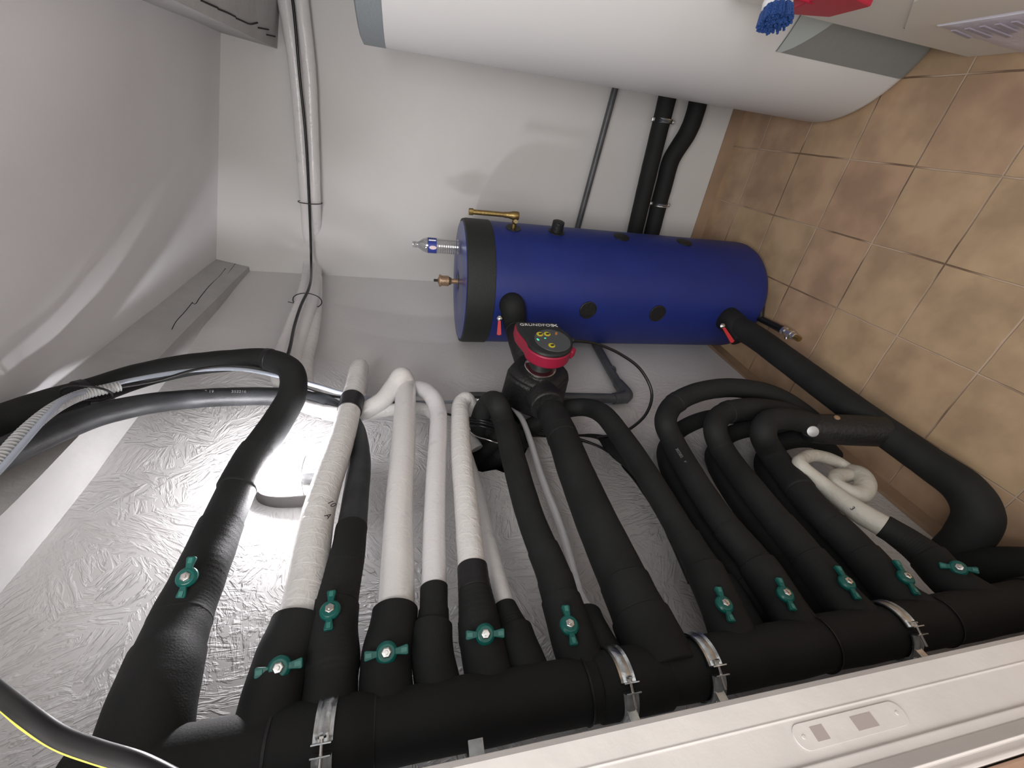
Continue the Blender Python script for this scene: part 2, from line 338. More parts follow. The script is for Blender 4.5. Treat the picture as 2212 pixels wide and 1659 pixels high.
hp = [ax(p[0], p[1], -0.985) for p in [(1012, 1000), (1040, 1012), (1072, 1006), (1093, 1014), (1130, 985), (1150, 940), (1120, 880), (1060, 850), (1015, 868), (1000, 920)]]
hole_poly = [(p.y, p.z) for p in hp]
b = B(); st = 0.0125; ny = int((YB-YN)/st)+1; nz = int(2.86/st)+1
idx = {}
for i in range(ny+1):
    y = min(YB, YN+i*st)
    for j in range(nz+1):
        z = min(2.86, j*st); idx[i, j] = len(b.v)
        b.v.append(V((wall_x(y, z)+noise.noise(V((y*2.2, z*2.2, 0)))*0.006*min(1, abs(YB-y)*6), y, z)))
for q_ in range(len(b.v)):
    p = b.v[q_]
    if min(h_[0] for h_ in hole_poly)-.03 < p.y < max(h_[0] for h_ in hole_poly)+.03 and min(h_[1] for h_ in hole_poly)-.03 < p.z < max(h_[1] for h_ in hole_poly)+.03:
        bd = (1, None)
        for e_ in range(len(hole_poly)):
            A0 = V((*hole_poly[e_-1], 0)); A1 = V((*hole_poly[e_], 0)); P0 = V((p.y, p.z, 0)); t_ = max(0, min(1, (P0-A0).dot(A1-A0)/(A1-A0).length_squared)); Q0 = A0.lerp(A1, t_)
            if (Q0-P0).length < bd[0]: bd = ((Q0-P0).length, Q0)
        if bd[0] < st*.72: b.v[q_] = V((p.x, bd[1].x, bd[1].y))
for i in range(ny):
    for j in range(nz):
        y = YN+(i+.5)*st; z = (j+.5)*st
        if not inside(y, z, hole_poly): b.f.append((idx[i, j], idx[i+1, j], idx[i+1, j+1], idx[i, j+1]))
wl = tag(b.build('wall_left', wall_rough, sharp=80), kind='structure')
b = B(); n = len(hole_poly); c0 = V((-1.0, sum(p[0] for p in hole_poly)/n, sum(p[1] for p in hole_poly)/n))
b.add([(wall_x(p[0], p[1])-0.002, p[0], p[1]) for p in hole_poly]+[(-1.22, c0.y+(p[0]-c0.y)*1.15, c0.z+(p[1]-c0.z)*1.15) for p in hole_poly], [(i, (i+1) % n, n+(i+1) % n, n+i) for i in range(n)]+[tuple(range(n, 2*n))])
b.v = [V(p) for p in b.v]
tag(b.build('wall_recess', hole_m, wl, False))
tag(B().box((-1.1, YB, 0), (1.6, YB+0.1, 2.9)).build('wall_back', wall_smooth, None, False), kind='structure')
tag(B().box((1.4, -0.2, 0), (1.5, YB+0.1, 2.9)).build('wall_right', wall_smooth, None, False), kind='structure')
tag(B().box((-1.6, -2.2, -0.06), (1.6, YB+0.1, 0)).build('floor', tile_m, None, False), kind='structure')
# front wall with the door opening the picture is taken through
fw = B().box((-1.25, 0.03, 0), (-0.64, YN, 2.9)).box((0.75, 0.03, 0), (1.5, YN, 2.9)).box((-0.64, 0.03, 2.62), (0.75, YN, 2.9))
tag(fw.build('wall_front', wall_smooth, None, False), kind='structure')
b = B(); x0, x1 = -1.2, 1.6
b.add([(x0, 0.03, ceil_z(x0)), (x1, 0.03, ceil_z(x1)), (x1, YB+.05, ceil_z(x1)), (x0, YB+.05, ceil_z(x0)), (x0, 0.03, ceil_z(x0)+.1), (x1, 0.03, ceil_z(x1)+.1), (x1, YB+.05, ceil_z(x1)+.1), (x0, YB+.05, ceil_z(x0)+.1)],
      [(0, 3, 2, 1), (4, 5, 6, 7), (0, 1, 5, 4), (1, 2, 6, 5), (2, 3, 7, 6), (3, 0, 4, 7)])
tag(b.build('ceiling', ceil_m, None, False), kind='structure')
def beam(name, poly, y0, y1, m):
    b = B(); n = len(poly); k = 24; vs = []
    for i in range(k+1):
        y = y0+(y1-y0)*i/k
        for q, (x, z) in enumerate(poly): vs.append((x+noise.noise(V((q*9, y*3, 1)))*0.004, y, z+noise.noise(V((q*7, y*3, 5)))*0.004))
    fs = [(i*n+j, (i+1)*n+j, (i+1)*n+(j+1) % n, i*n+(j+1) % n) for i in range(k) for j in range(n)]
    fs.append(tuple(range(n))); fs.append(tuple(k*n+i for i in range(n-1, -1, -1)))
    b.add(vs, fs); return tag(b.build(name, m, None, True, sharp=25), kind='structure')
t1 = beam('trim_1', [(-0.768, 2.757), (-0.80, 2.613), (-1.15, 2.613), (-1.15, 2.84), (-0.78, 2.77)], 0.16, YB, beam_m)
A = ay(470, 68, YB); Bc = ay(598, 105, YB)
t2 = beam('trim_2', [(A.x, A.z), (Bc.x, Bc.z), (Bc.x+0.24, Bc.z-0.056), (Bc.x+0.25, Bc.z+.12)], 0.16, YB, beam_m)
def crack(pp, parent, r=0.0016):
    tube('crack', [(p+V((0, 0, 0)), r) for p in pp], crackm, parent, 6, 3)
def on_poly_plane(px, py, P, nrm): return apl(px, py, P, nrm)
nb = V((1, 0, -0.22)).normalized()
crack([apl(x, y, V((-0.80, 1, 2.613)), nb) for x, y in [(487, 580), (474, 597), (452, 618), (430, 645), (421, 657), (416, 655)]], t1)
crack([apl(x, y, V((-0.80, 1, 2.613)), nb) for x, y in [(416, 653), (398, 675), (380, 695), (371, 712)]], t1)
crack([apl(x, y, V((-0.80, 1, 2.613)), nb) for x, y in [(510, 567), (502, 578), (491, 592)]], t1, 0.001)
nr = V((0.23, 0, 1)).normalized(); PB = V((Bc.x, 1, Bc.z))
for seg in [[(432, 0), (452, 9), (470, 17)], [(470, 19), (490, 27), (508, 36)], [(509, 39), (525, 46), (540, 52), (556, 49)], [(558, 60), (580, 64)], [(576, 75), (594, 79)]]:
    crack([apl(x, y, PB, nr)+V((0, 0, -0.0005)) for x, y in seg], t2, 0.0026)

# skirting tiles
b = B(); ys = [YN+i*(YB-0.3-YN)/20 for i in range(21)]
vs = []; fs = []
for y in ys: vs += [(wall_x(y, 0)-0.004, y, 0), (wall_x(y, 0)+0.011, y, 0), (wall_x(y, 0)+0.011, y, 0.068+0.004*math.sin(y*9)), (wall_x(y, 0)-0.004, y, 0.072)]
for i in range(20):
    for j in range(4): fs.append((i*4+j, i*4+(j+1) % 4, (i+1)*4+(j+1) % 4, (i+1)*4+j))
fs += [(0, 1, 2, 3), (83, 82, 81, 80)]
tag(b.add(vs, fs).build('baseboard_left', skirt_m, None, False), kind='structure')
tag(B().box((-0.9, YB-0.012, 0), (1.4, YB+.01, 0.07)).build('baseboard_back', skirt_m, None, False, ), kind='structure')

# door frame
XJ = -0.58
def jy(a): return -XJ/math.tan(math.radians(a))
pj = lambda a, dx=0.0: (XJ+dx, -(XJ+dx)/math.tan(math.radians(a)))
prof = [(XJ-0.07, jy(75.1)+0.012), (XJ-0.004, jy(75.1)+0.012), (XJ, jy(75.1)+0.005), pj(76.85), pj(76.98, .0012), pj(77.15, .0), pj(81.0, .0), pj(81.12, .004), pj(81.3, .004), pj(82.2, .003), pj(82.25, .005), pj(83.5, .016), pj(83.7, .013), pj(83.85, -.012), pj(84.3, -.012), (XJ-.004, .056), (XJ-.004, .052), (XJ-.07, .052)]
fr = tag(B().prism(prof, 0, 2.6).build('door_1', jamb_m, None, False, 0.0012), kind='structure')
tag(B().prism([(0.75, 0.02), (0.69, 0.02), (0.69, 0.167), (0.75, 0.167)], 0, 2.6).build('door_frame', jamb_m, fr, False, 0.002))
b = B()
Wd = V((0.16, -0.8, 0)).normalized()
tag(B().box((-0.82, -0.12, 0), (-0.586, 0.050, 2.4)).build('trim_3', wood_m, None, False, 0.003), kind='structure')
# painted-over strike plate
sp = empty('strike_plate', ax(1835, 1570, XJ)); tag(sp, 'white painted strike plate with two square lock holes on the door frame', 'strike plate')
zA = ax(1712, 1590, XJ).z; zB = ax(1957, 1545, XJ).z; yA = jy(77.6); yB_ = jy(80.1); zc = (zA+zB)/2; h = abs(zA-zB)/2
ym = (yA+yB_)/2; hw = abs(yA-yB_)/2
poly = []
for i in range(13): a = PI*i/12; poly.append((ym+hw*math.cos(a), zc+h-hw+hw*math.sin(a)))
for i in range(13): a = PI+PI*i/12; poly.append((ym+hw*math.cos(a), zc-h+hw+hw*math.sin(a)))
Mx = Matrix(((0, 0, 1, XJ+0.0002), (1, 0, 0, 0), (0, 1, 0, 0), (0, 0, 0, 1)))
B().prism(poly, 0, 0.0015, Mx).build('plate', jamb_m, sp, False, 0.0004)
holed = mat('lock_hole', (0.40, 0.35, 0.33), 0.8)
for p0, p1 in (((1752, 1582), (1795, 1600)), ((1838, 1558), (1905, 1577))):
    q0 = ax(p0[0], p0[1], XJ); q1 = ax(p1[0], p1[1], XJ)
    B().box((XJ+0.001, ym-hw*0.55, min(q0.z, q1.z)), (XJ+0.0021, ym+hw*0.55, max(q0.z, q1.z))).build('lock_hole', holed, sp, False)
for z in (zc+h*0.86, zc-h*0.86):
    B().lathe([(0.0022, 0), (0.002, 0.0008)], 12, frame(V((XJ+0.0017, ym, z)), V((0, 1, 0)), V((1, 0, 0)))).build('screw', jamb_m, sp)

# ------------------------------------------------------------------ manifold
MXc, MYc, MR = -0.85, 0.302, 0.052
mp_ = lambda z, r=MR: (V((MXc, MYc, z)), r)
man = tag(sweep([mp_(0.03, .045), mp_(0.1), mp_(0.16, .056), mp_(0.3, .056)]+[mp_(0.3+0.02*i) for i in range(0, 92)]+[mp_(2.15, .056), mp_(2.22, .062), mp_(2.26, .055), mp_(2.275, .03)], 'manifold_pipe', foam, None, 48, wob=0.002, ws=12),
          'thick black foam-lagged manifold pipe standing upright beside the door frame', 'manifold')
def zpx(px, py, x=-0.80): return ax(px, py, x).z
for px in (585, 812, 1268, 1440, 1790, 2050):
    z = zpx(px, 1560-(px-585)*0.17)
    sweep([(V((MXc, MYc, z-.0)), MR+.0018), (V((MXc, MYc, z+.004)), MR+.0028)], 'tape_seam', tape_blk, man, 48)
for a, c in ((590, 812), (1290, 1440)):
    z0 = zpx(a, 1560-(a-585)*0.17); z1 = zpx(c, 1560-(c-585)*0.17)
    sweep([(V((MXc, MYc, z1)), MR+.001), (V((MXc, MYc, z1+.003)), MR+.0035), (V((MXc, MYc, z0-.003)), MR+.0035), (V((MXc, MYc, z0)), MR+.001)], 'foam_sleeve', foam, man, 48, wob=.0015, ws=14)

def clamp(px, py, label, n):
    P = ax(px, py, -0.80); z = P.z
    root = empty('pipe_clamp', V((MXc, MYc, z))); tag(root, label, 'pipe clamp', 'zinc clamps on the manifold')
    a0 = math.radians(-28); r = MR+0.004; hh = 0.014
    # band: ribbed strip round the pipe, gap where the screw sits
    b = B(); pr = [(0, -hh), (0.0035, -hh), (0.0015, -hh*.6), (0.0035, -hh*.35), (0.0035, hh*.35), (0.0015, hh*.6), (0.0035, hh), (0, hh)]
    for s0, s1 in ((a0+0.09, a0+PI*0.97), (a0+PI*1.02, a0+2*PI-0.12)):
        vs = []; k = 24; m_ = len(pr)
        for i in range(k+1):
            a = s0+(s1-s0)*i/k
            for dr, dz in pr: vs.append((MXc+(r+dr)*math.cos(a), MYc+(r+dr)*math.sin(a), z+dz))
        fs = [(i*m_+j, (i+1)*m_+j, (i+1)*m_+(j+1) % m_, i*m_+(j+1) % m_) for i in range(k) for j in range(m_)]
        fs += [tuple(range(m_)), tuple(k*m_+j for j in range(m_-1, -1, -1))]
        b.add(vs, fs)
    b.build('band', zinc, root, sharp=30)
    for s in (0.09, -0.12):
        a = a0+s; rd = V((math.cos(a), math.sin(a), 0)); td = V((-math.sin(a), math.cos(a), 0))
        B().box((-hh, -0.0012, 0), (hh, 0.0012, 0.017), frame(V((MXc, MYc, z))+rd*r, V((0, 0, 1)), rd)).build('lug', zinc, root, False, 0.0006)
    rd = V((math.cos(a0), math.sin(a0), 0)); td = V((-math.sin(a0), math.cos(a0), 0))
    c = V((MXc, MYc, z))+rd*(r+0.010)
    rod('clamp_screw', c+td*0.013, c-td*0.030, 0.0028, steel, root, 12)
    B().lathe([(0.006, 0), (0.006, 0.003), (0.003, 0.0045)], 6, frame(c+td*0.012, V((0, 0, 1)), td)).build('screw_head', steel, root)
    rod('stud', V((MXc+0.0, MYc-r, z)), V((MXc, YN+0.002, z)), 0.005, zinc, root, 12)
    B().box((MXc+.022, YN, z-.009), (MXc+.0245, MYc-r+.012, z+.009)).build('strap_foot', zinc, root, False, .0006)
    B().box((MXc-0.02, YN, z-0.02), (MXc+0.02, YN+0.004, z+0.02)).build('wall_plate', zinc, root, False, 0.001)
    return root
clamp(702, 1570, 'zinc pipe clamp highest on the manifold, below the black elbow hose', 0)
clamp(1362, 1490, 'zinc pipe clamp just above the wide black pump pipe on the manifold', 1)
clamp(1550, 1450, 'zinc pipe clamp just below the wide black pump pipe on the manifold', 2)
clamp(1978, 1365, 'zinc pipe clamp lowest on the manifold, near the floor end', 3)

zb = zpx(1035, 1628)
wb = tag(B().box((MXc+.020, YN, zb-.012), (MXc+.0235, MYc-MR+.020, zb+.012)).box((MXc-.0235, YN, zb-.012), (MXc-.020, MYc-MR+.020, zb+.012)).box((MXc-.03, YN, zb-.014), (MXc+.03, YN+.003, zb+.014)).build('wall_bracket', zinc, None, False, .0008), 'plain zinc bracket behind the middle of the manifold, half hidden by the door frame', 'bracket')

# ------------------------------------------------------------------ valves and branches
def valve(parent, hub, tip, r_off=0.047, L=0.04, nrm=V((0.9, -0.43, 0))):
    n = nrm.normalized(); P = ax(hub[0], hub[1], -0.85+n.x*r_off)
    T_ = apl(tip[0], tip[1], P, n); d = (T_-P); L = max(0.036, min(0.05, d.length*1.05))
    Mx = frame(P, d, n)
    rod('valve_stem', P-n*0.035, P-n*0.004, 0.007, dark_pl, parent, 12)
    b = B().lathe([(0.0155, -0.009), (0.0185, -0.004), (0.0185, 0.001), (0.014, 0.006)], 28, Mx)
    for s in (1, -1):
        pol = [(s*0.008, 0.0045), (s*L*.55, 0.0056), (s*L*.92, 0.0082), (s*L, 0.0066), (s*L, -0.0066), (s*L*.92, -0.0082), (s*L*.55, -0.0056), (s*0.008, -0.0045)]
        if s < 0: pol = pol[::-1]
        pol = pol[::-1]
        b.prism(pol, -0.004, 0.0045 if s > 0 else 0.0035, Mx)
    h = b.build('valve_handle', green, parent, True, 0.0012)
    B().lathe([(0.009, 0.005), (0.009, 0.0085), (0.0072, 0.0098)], 6, Mx).build('nut', steel, h, True, 0.0004)
    B().lathe([(0.0036, 0.0095), (0.003, 0.0125)], 12, Mx).build('stem_end', steel, h)
    for s in (1, -1):
        B().box((s*L*.80-0.005, -0.0035, 0.004), (s*L*.80+0.005, 0.0035, 0.0050), Mx).build('handle_mark', mat_mark, h, False)
    return h
mat_mark = mat('handle_mark', (0.05, 0.22, 0.19), 0.25)

SK = 0.92
def s_at(path, px, py):
    L = 0; best = (1e9, 0); prev = None
    for p, r in path:
        if prev is not None: L += (p-prev).length
        prev = p; q = p-EYE; z = q.dot(RZ); dx = CX+F*q.dot(RX)/z-px; dy = CY+F*q.dot(RY)/z-py
        if dx*dx+dy*dy < best[0]: best = (dx*dx+dy*dy, L)
    return best[1]
def branch(name, pts, m, label, cat, sleeves=(), v=None, grp=None, k=10, wob=0.0008, rings=()):
    path = spline(pts, k)
    o = sweep(path, name, m, None, 28, wob=wob, ws=25)
    tag(o, label, cat, grp)
    for si, s in enumerate(sleeves):
        s0, s1, r0, r1 = s[:4]; mm = s[4] if len(s) > 4 else foam; nm = s[5] if len(s) > 5 else 'foam_sleeve'
        q_ = 1.0 if nm == 'tape_ring' else SK*(1.04 if si == 0 else 0.97)
        if s0 < .06: s0 = 0.0
        sleeve(path, s0, s1, r0*q_, r1*q_, nm, mm, o)
    for rg in rings:
        sx = s_at(path, rg[0], rg[1]); sleeve(path, sx-rg[2]/2, sx+rg[2]/2, rg[3], rg[3], 'tape_ring', rg[4] if len(rg) > 4 else tape_blk, o, .002, 0)
    if v: valve(o, *v)
    return o
def S(z, y=0.30, r=0.03, x=-0.85): return (V((x, y, z+1.8)), r)
X = -0.85
def px_(px, py, r, x=X): return (ax(px, py, x), r)
def pd(px, py, d, r): return (ad(px, py, d), r)

branch('insulated_hose', [(V((-0.85, 0.302, 2.185)), .050), pd(330, 1520, .66, .05), pd(390, 1340, .79, .05), pd(430, 1250, .86, .047), pd(480, 1130, .98, .044), pd(540, 1000, 1.12, .042), pd(600, 910, 1.23, .041), pd(632, 850, 1.29, .040), pd(628, 800, 1.33, .038), pd(580, 778, 1.35, .036), pd(500, 779, 1.34, .034), pd(400, 790, 1.29, .034), pd(300, 812, 1.21, .035), pd(200, 845, 1.12, .036), pd(100, 875, 1.03, .037), pd(0, 912, .95, .038), pd(-120, 965, .86, .039), pd(-260, 1030, .8, .04)],
       foam, 'thickest black hose looping from the manifold top over to the ceiling', 'hose',
       [(0.0, .17, .067, .060), (.145, .245, .0615, .0575), (.235, .33, .059, .052), (.325, .47, .052, .0465), (.57, .70, .0455, .044)],
       ((403, 1247), (415, 1205), .056), rings=((580, 779, .018, .0375), (178, 852, .02, .0375), (532, 1010, .006, .0465)))
branch('insulated_hose', [S(.13), px_(718, 1440, .045), px_(722, 1330, .041), pd(750, 1200, .93, .035), pd(768, 1080, 1.10, .033), pd(775, 980, 1.28, .033), pd(755, 912, 1.41, .033), pd(690, 868, 1.45, .032), pd(600, 857, 1.43, .031), pd(500, 857, 1.36, .030), pd(400, 863, 1.27, .029), pd(300, 876, 1.15, .029), pd(200, 900, 1.06, .030), pd(60, 955, .93, .032), pd(-60, 1015, .83, .033), pd(-200, 1090, .75, .034)],
       foam_grey, 'thinner black hose running behind the first one up to the ceiling', 'hose',
       [(0.04, .22, .047, .0465), (.22, .31, .044, .042), (.30, .42, .041, .037)], ((713, 1318), (716, 1285), .05, .04, V((1, -.08, .0))))
branch('lagged_pipe', [S(.222), px_(612, 1430, .042), px_(650, 1330, .041), px_(690, 1100, .0375), px_(735, 960, .036), px_(762, 860, .035), px_(770, 825, .034), px_(775, 800, .034), (ax(777, 790, X)+V((-.008, 0, 0)), .033), (ax(777, 790, X)+V((-.05, -.005, 0)), .030), (ax(777, 790, X)+V((-.06, -.12, .0)), .028)],
       tape_w, 'white taped pipe with a black ring and handwritten mark, highest white one', 'pipe',
       [(0.045, .20, .0525, .0515)], ((603, 1443), (650, 1432), .052), rings=((757, 874, .075, .0385),))
branch('lagged_pipe', [S(.038), px_(835, 1420, .04), px_(853, 1330, .037), px_(862, 1100, .0345), px_(872, 950, .035), px_(876, 860, .035), px_(877, 828, .034), pd(868, 812, 1.52, .033), pd(850, 835, 1.50, .032), pd(825, 866, 1.46, .031), pd(795, 884, 1.44, .031), pd(760, 895, 1.43, .029), pd(700, 890, 1.42, .027)],
       tape_s, 'smooth white taped pipe with a wide black collar, second white one down', 'pipe',
       [(0.045, .20, .0475, .0465)], ((835, 1410), (880, 1402), .054))
branch('lagged_pipe', [S(-.053), px_(933, 1400, .033), px_(937, 1320, .0265), px_(938, 1150, .0265), px_(943, 1000, .0275), px_(947, 930, .028), pd(946, 890, 1.42, .029), pd(933, 856, 1.48, .030), pd(910, 841, 1.55, .030), pd(880, 840, 1.60, .029), pd(840, 855, 1.60, .028), pd(790, 876, 1.58, .027), pd(740, 884, 1.54, .026)],
       tape_f, 'thin ribbed white pipe in a stepped black collar beside the smooth white one', 'pipe',
       [(0.045, .155, .041, .040), (.14, .185, .037, .0345), (.18, .235, .0335, .0275)])
branch('lagged_pipe', [S(-.14), px_(1038, 1370, .04), px_(1022, 1245, .032), px_(1008, 1100, .031), px_(997, 980, .031), px_(994, 900, .030), px_(996, 872, .029), pd(1006, 862, 1.50, .027), pd(1018, 880, 1.53, .025), pd(1020, 910, 1.53, .025), pd(1015, 940, 1.52, .024), pd(1030, 970, 1.5, .024)],
       tape_w, 'wrinkled white taped pipe with a green valve, hooking back into the wall hole', 'pipe',
       [(0.045, .155, .044, .043), (.15, .215, .0425, .040), (.21, .275, .038, .031, tape_blk)], ((1048, 1370), (1083, 1368), .052))
branch('lagged_pipe', [S(-.222, x=-.86), px_(1115, 1385, .036, -.87), px_(1092, 1320, .024, -.88), px_(1068, 1230, .022, -.90), px_(1045, 1130, .021, -.93), px_(1025, 1040, .021, -.95), px_(1000, 960, .02, -.96)],
       tape_s, 'slanting thin white pipe rising behind the wrinkled white pipe', 'pipe',
       [(0.045, .13, .043, .042), (.12, .19, .0385, .030)])
branch('lagged_pipe', [S(-.317), px_(1225, 1340, .04), px_(1195, 1240, .037), px_(1150, 1130, .036), px_(1112, 1000, .037), px_(1088, 910, .037), pd(1075, 875, 1.40, .036), pd(1062, 866, 1.45, .035), pd(1045, 885, 1.49, .035), pd(1035, 925, 1.52, .035), pd(1045, 965, 1.58, .035), pd(1070, 975, 1.66, .035)],
       foam, 'slim black pipe with a green valve left of the pump, bending into the wall hole', 'pipe',
       [(0.045, .17, .0475, .046), (.165, .22, .046, .0455), (.215, .30, .044, .0385)], ((1230, 1350), (1222, 1315), .056, .04, V((1, -.08, .0))))
branch('lagged_pipe', [S(-.385, x=-.87), px_(1272, 1350, .03, -.88), px_(1250, 1280, .011, -.90), px_(1215, 1150, .011, -.92), px_(1170, 1030, .011, -.93), px_(1130, 910, .011, -.93), px_(1110, 880, .010, -.93)],
       tape_f, 'thinnest white wrapped pipe running between two black pipes', 'pipe',
       [(0.04, .15, .040, .038)])
branch('pump_pipe', [S(-.475), px_(1400, 1370, .058), px_(1350, 1260, .0565), px_(1290, 1130, .055), px_(1240, 1010, .053), px_(1210, 930, .050), px_(1185, 880, .048), px_(1175, 860, .047)],
       foam, 'widest straight black pipe running from the manifold to the red pump', 'pipe',
       [(0.05, .11, .070, .066), (.11, .19, .064, .062), (.70, .74, .0555, .055), (.735, .92, .053, .049)])

kb = 'black branch pipes low on the manifold'
branch('lagged_pipe', [S(-.645), px_(1568, 1335, .04), px_(1520, 1230, .037), px_(1460, 1130, .036), px_(1400, 1030, .037), px_(1340, 940, .037), pd(1300, 893, 1.52, .036), pd(1265, 880, 1.58, .034), pd(1220, 885, 1.60, .034), pd(1160, 915, 1.60, .034), pd(1110, 945, 1.62, .034), pd(1075, 960, 1.7, .034)],
       foam, 'black pipe with a green valve right of the pump pipe, bending behind the pump', 'pipe',
       [(0.045, .20, .049, .047), (.19, .29, .046, .040)], ((1565, 1305), (1551, 1272), .050, .04, V((1, -.08, .0))))
branch('lagged_pipe', [S(-.715, x=-.90), px_(1600, 1330, .034, -.91), px_(1500, 1180, .030, -.92), px_(1420, 1060, .030, -.93), px_(1350, 985, .030, -.93), pd(1300, 955, 1.66, .029), pd(1230, 952, 1.66, .029), pd(1160, 955, 1.66, .029), pd(1090, 960, 1.72, .029)],
       foam, 'dark pipe low behind the pump pipe leading to the wall hole', 'pipe', [(0.03, .2, .043, .04)])
branch('lagged_pipe', [S(-.815), px_(1700, 1320, .042), px_(1643, 1231, .038), px_(1570, 1140, .038), px_(1504, 1043, .038), px_(1452, 950, .038), pd(1438, 915, 1.44, .037), pd(1448, 882, 1.50, .037), pd(1480, 858, 1.55, .037), pd(1530, 842, 1.59, .037), pd(1590, 838, 1.62, .037), pd(1662, 851, 1.64, .037), pd(1711, 876, 1.64, .037), pd(1750, 905, 1.63, .037), pd(1800, 950, 1.6, .036)],
       foam, 'black looping pipe with a printed number, outermost of the nested loops', 'pipe',
       [(0.045, .19, .048, .047), (.18, .30, .046, .0415), (.86, .885, .0395, .039)], ((1697, 1283), (1682, 1252), .050, .04, V((1, -.08, .0))))
branch('lagged_pipe', [S(-.895, x=-.90), px_(1690, 1345, .036, -.91), px_(1560, 1200, .032, -.92), px_(1480, 1080, .032, -.93), px_(1445, 1010, .032, -.93), pd(1440, 965, 1.58, .031), pd(1470, 928, 1.64, .031), pd(1530, 903, 1.68, .031), pd(1600, 900, 1.7, .031), pd(1680, 915, 1.7, .031), pd(1760, 950, 1.68, .031)],
       foam, 'dark pipe tucked behind the outermost loop', 'pipe', [(0.03, .2, .043, .04)])
branch('lagged_pipe', [S(-.995), px_(1830, 1310, .043), px_(1775, 1239, .039), px_(1700, 1150, .039), px_(1643, 1081, .039), px_(1560, 970, .039), pd(1545, 930, 1.44, .038), pd(1553, 902, 1.48, .038), pd(1585, 886, 1.52, .038), pd(1636, 882, 1.55, .038), pd(1700, 893, 1.56, .038), pd(1760, 920, 1.56, .038)],
       foam, 'plain black looping pipe between the outermost and the innermost loop', 'pipe',
       [(0.045, .19, .048, .047), (.18, .30, .046, .0425), (.80, .825, .0405, .040)], ((1830, 1258), (1808, 1225), .052, .04, V((1, -.08, .0))))
branch('lagged_pipe', [S(-1.07, x=-.90), px_(1820, 1340, .036, -.91), px_(1700, 1210, .033, -.92), px_(1600, 1090, .033, -.93), px_(1550, 1010, .033, -.93), pd(1545, 975, 1.6, .032), pd(1575, 940, 1.64, .032), pd(1640, 925, 1.66, .032), pd(1720, 940, 1.66, .032)],
       foam, 'dark pipe tucked behind the middle loop', 'pipe', [(0.03, .2, .043, .04)])
branch('lagged_pipe', [S(-1.18), px_(1950, 1298, .044), px_(1888, 1227, .041), px_(1820, 1155, .041), px_(1756, 1092, .042), px_(1665, 975, .042), pd(1648, 935, 1.40, .040), pd(1658, 912, 1.43, .039), pd(1700, 905, 1.47, .038), pd(1770, 920, 1.50, .038)],
       foam, 'black looping pipe with a rolled taped joint, innermost of the nested loops', 'pipe',
       [(0.045, .19, .049, .048), (.18, .29, .047, .044), (.42, .46, .0445, .0435)], ((1957, 1247), (1935, 1213), .052, .04, V((1, -.08, .0))))
branch('lagged_pipe', [S(-1.25, x=-.90), px_(1930, 1330, .036, -.91), px_(1800, 1200, .035, -.93), px_(1700, 1090, .035, -.93), px_(1660, 1030, .035, -.93), pd(1655, 985, 1.6, .034), pd(1690, 955, 1.62, .034), pd(1760, 950, 1.62, .034), pd(1800, 985, 1.66, .034)],
       foam, 'dark pipe tucked behind the innermost loop', 'pipe', [(0.03, .2, .043, .04)])
branch('lagged_pipe', [S(-1.375), px_(2060, 1262, .045), px_(2000, 1200, .040), px_(1930, 1150, .033), px_(1850, 1103, .031), px_(1780, 1050, .026), pd(1728, 1004, 1.36, .022), pd(1734, 991, 1.40, .021), pd(1756, 984, 1.44, .021), pd(1785, 989, 1.47, .021), pd(1812, 1001, 1.48, .022), pd(1832, 1015, 1.46, .024), pd(1858, 1026, 1.41, .029), pd(1869, 1046, 1.37, .031), pd(1858, 1066, 1.34, .031), pd(1834, 1066, 1.33, .029), pd(1806, 1048, 1.35, .025), pd(1808, 1030, 1.39, .025), pd(1830, 1026, 1.42, .024)],
       flexw, 'white pipe curling into a small coil near the floor', 'pipe',
       [(0.045, .16, .050, .049), (.15, .27, .046, .038)], ((2070, 1227), (2048, 1224), .060, .03, V((0.8, -0.2, .55))))

# ------------------------------------------------------------------ blue buffer tank
TC = V((-0.662, 1.955, 0)); TR = 0.282
tank = empty('buffer_tank', TC); tag(tank, 'tall blue jacketed water tank with a black band in the corner', 'tank')
MT = Matrix.Translation(TC); TT = 1.563
def arcp(r, z, rr, up, k=6):
    o = []
    for i in range(k+1):
        a = PI/2*i/k
        o.append((r-rr+rr*math.sin(a), z+rr-rr*math.cos(a)) if not up else (r-rr+rr*math.cos(a), z-rr+rr*math.sin(a)))
    return o
B().lathe([(0.05, 0.012)]+[(p[0], p[1]) for p in arcp(TR, 0.012, .085, False)]+[(TR, 0.4), (TR, 0.8), (TR, TT-.11)], 96, MT).build('jacket', blue, tank)
B().lathe([(TR-.002, TT-.125), (TR+.004, TT-.122), (TR+.004, TT-.02), (TR+.001, TT-.006), (TR-.008, TT-.003)], 96, MT, False).build('zip_band', black_band, tank)
B().lathe([(TR-.004, TT-.012), (TR-.012, TT-.001), (TR*.7, TT+.004), (.06, TT+.006), (.045, TT-.004)], 96, MT).build('lid', mat('blue_lid_lit', (0.02, 0.04, 0.24), 0.3, bump=0.15, bscale=12), tank)  # lid is the jacket blue, lightened: grazing lamp light put into its colour
B().lathe([(.036, TT+.0), (.034, TT+.006)], 32, MT).build('vent_grommet', dark_pl, tank)
B().lathe([(TR-.11, 0), (TR-.11, .03)], 64, MT).build('foot_ring', foam_dk, tank)
def tank_hit(px, py):
    d = ray(px, py); o = EYE; a = d.x**2+d.y**2; bb = -(d.x*TC.x+d.y*TC.y); cc = TC.x**2+TC.y**2-TR**2; di = bb*bb-a*cc
    return None if di < 0 else EYE+d*((-bb-di**.5)/a)
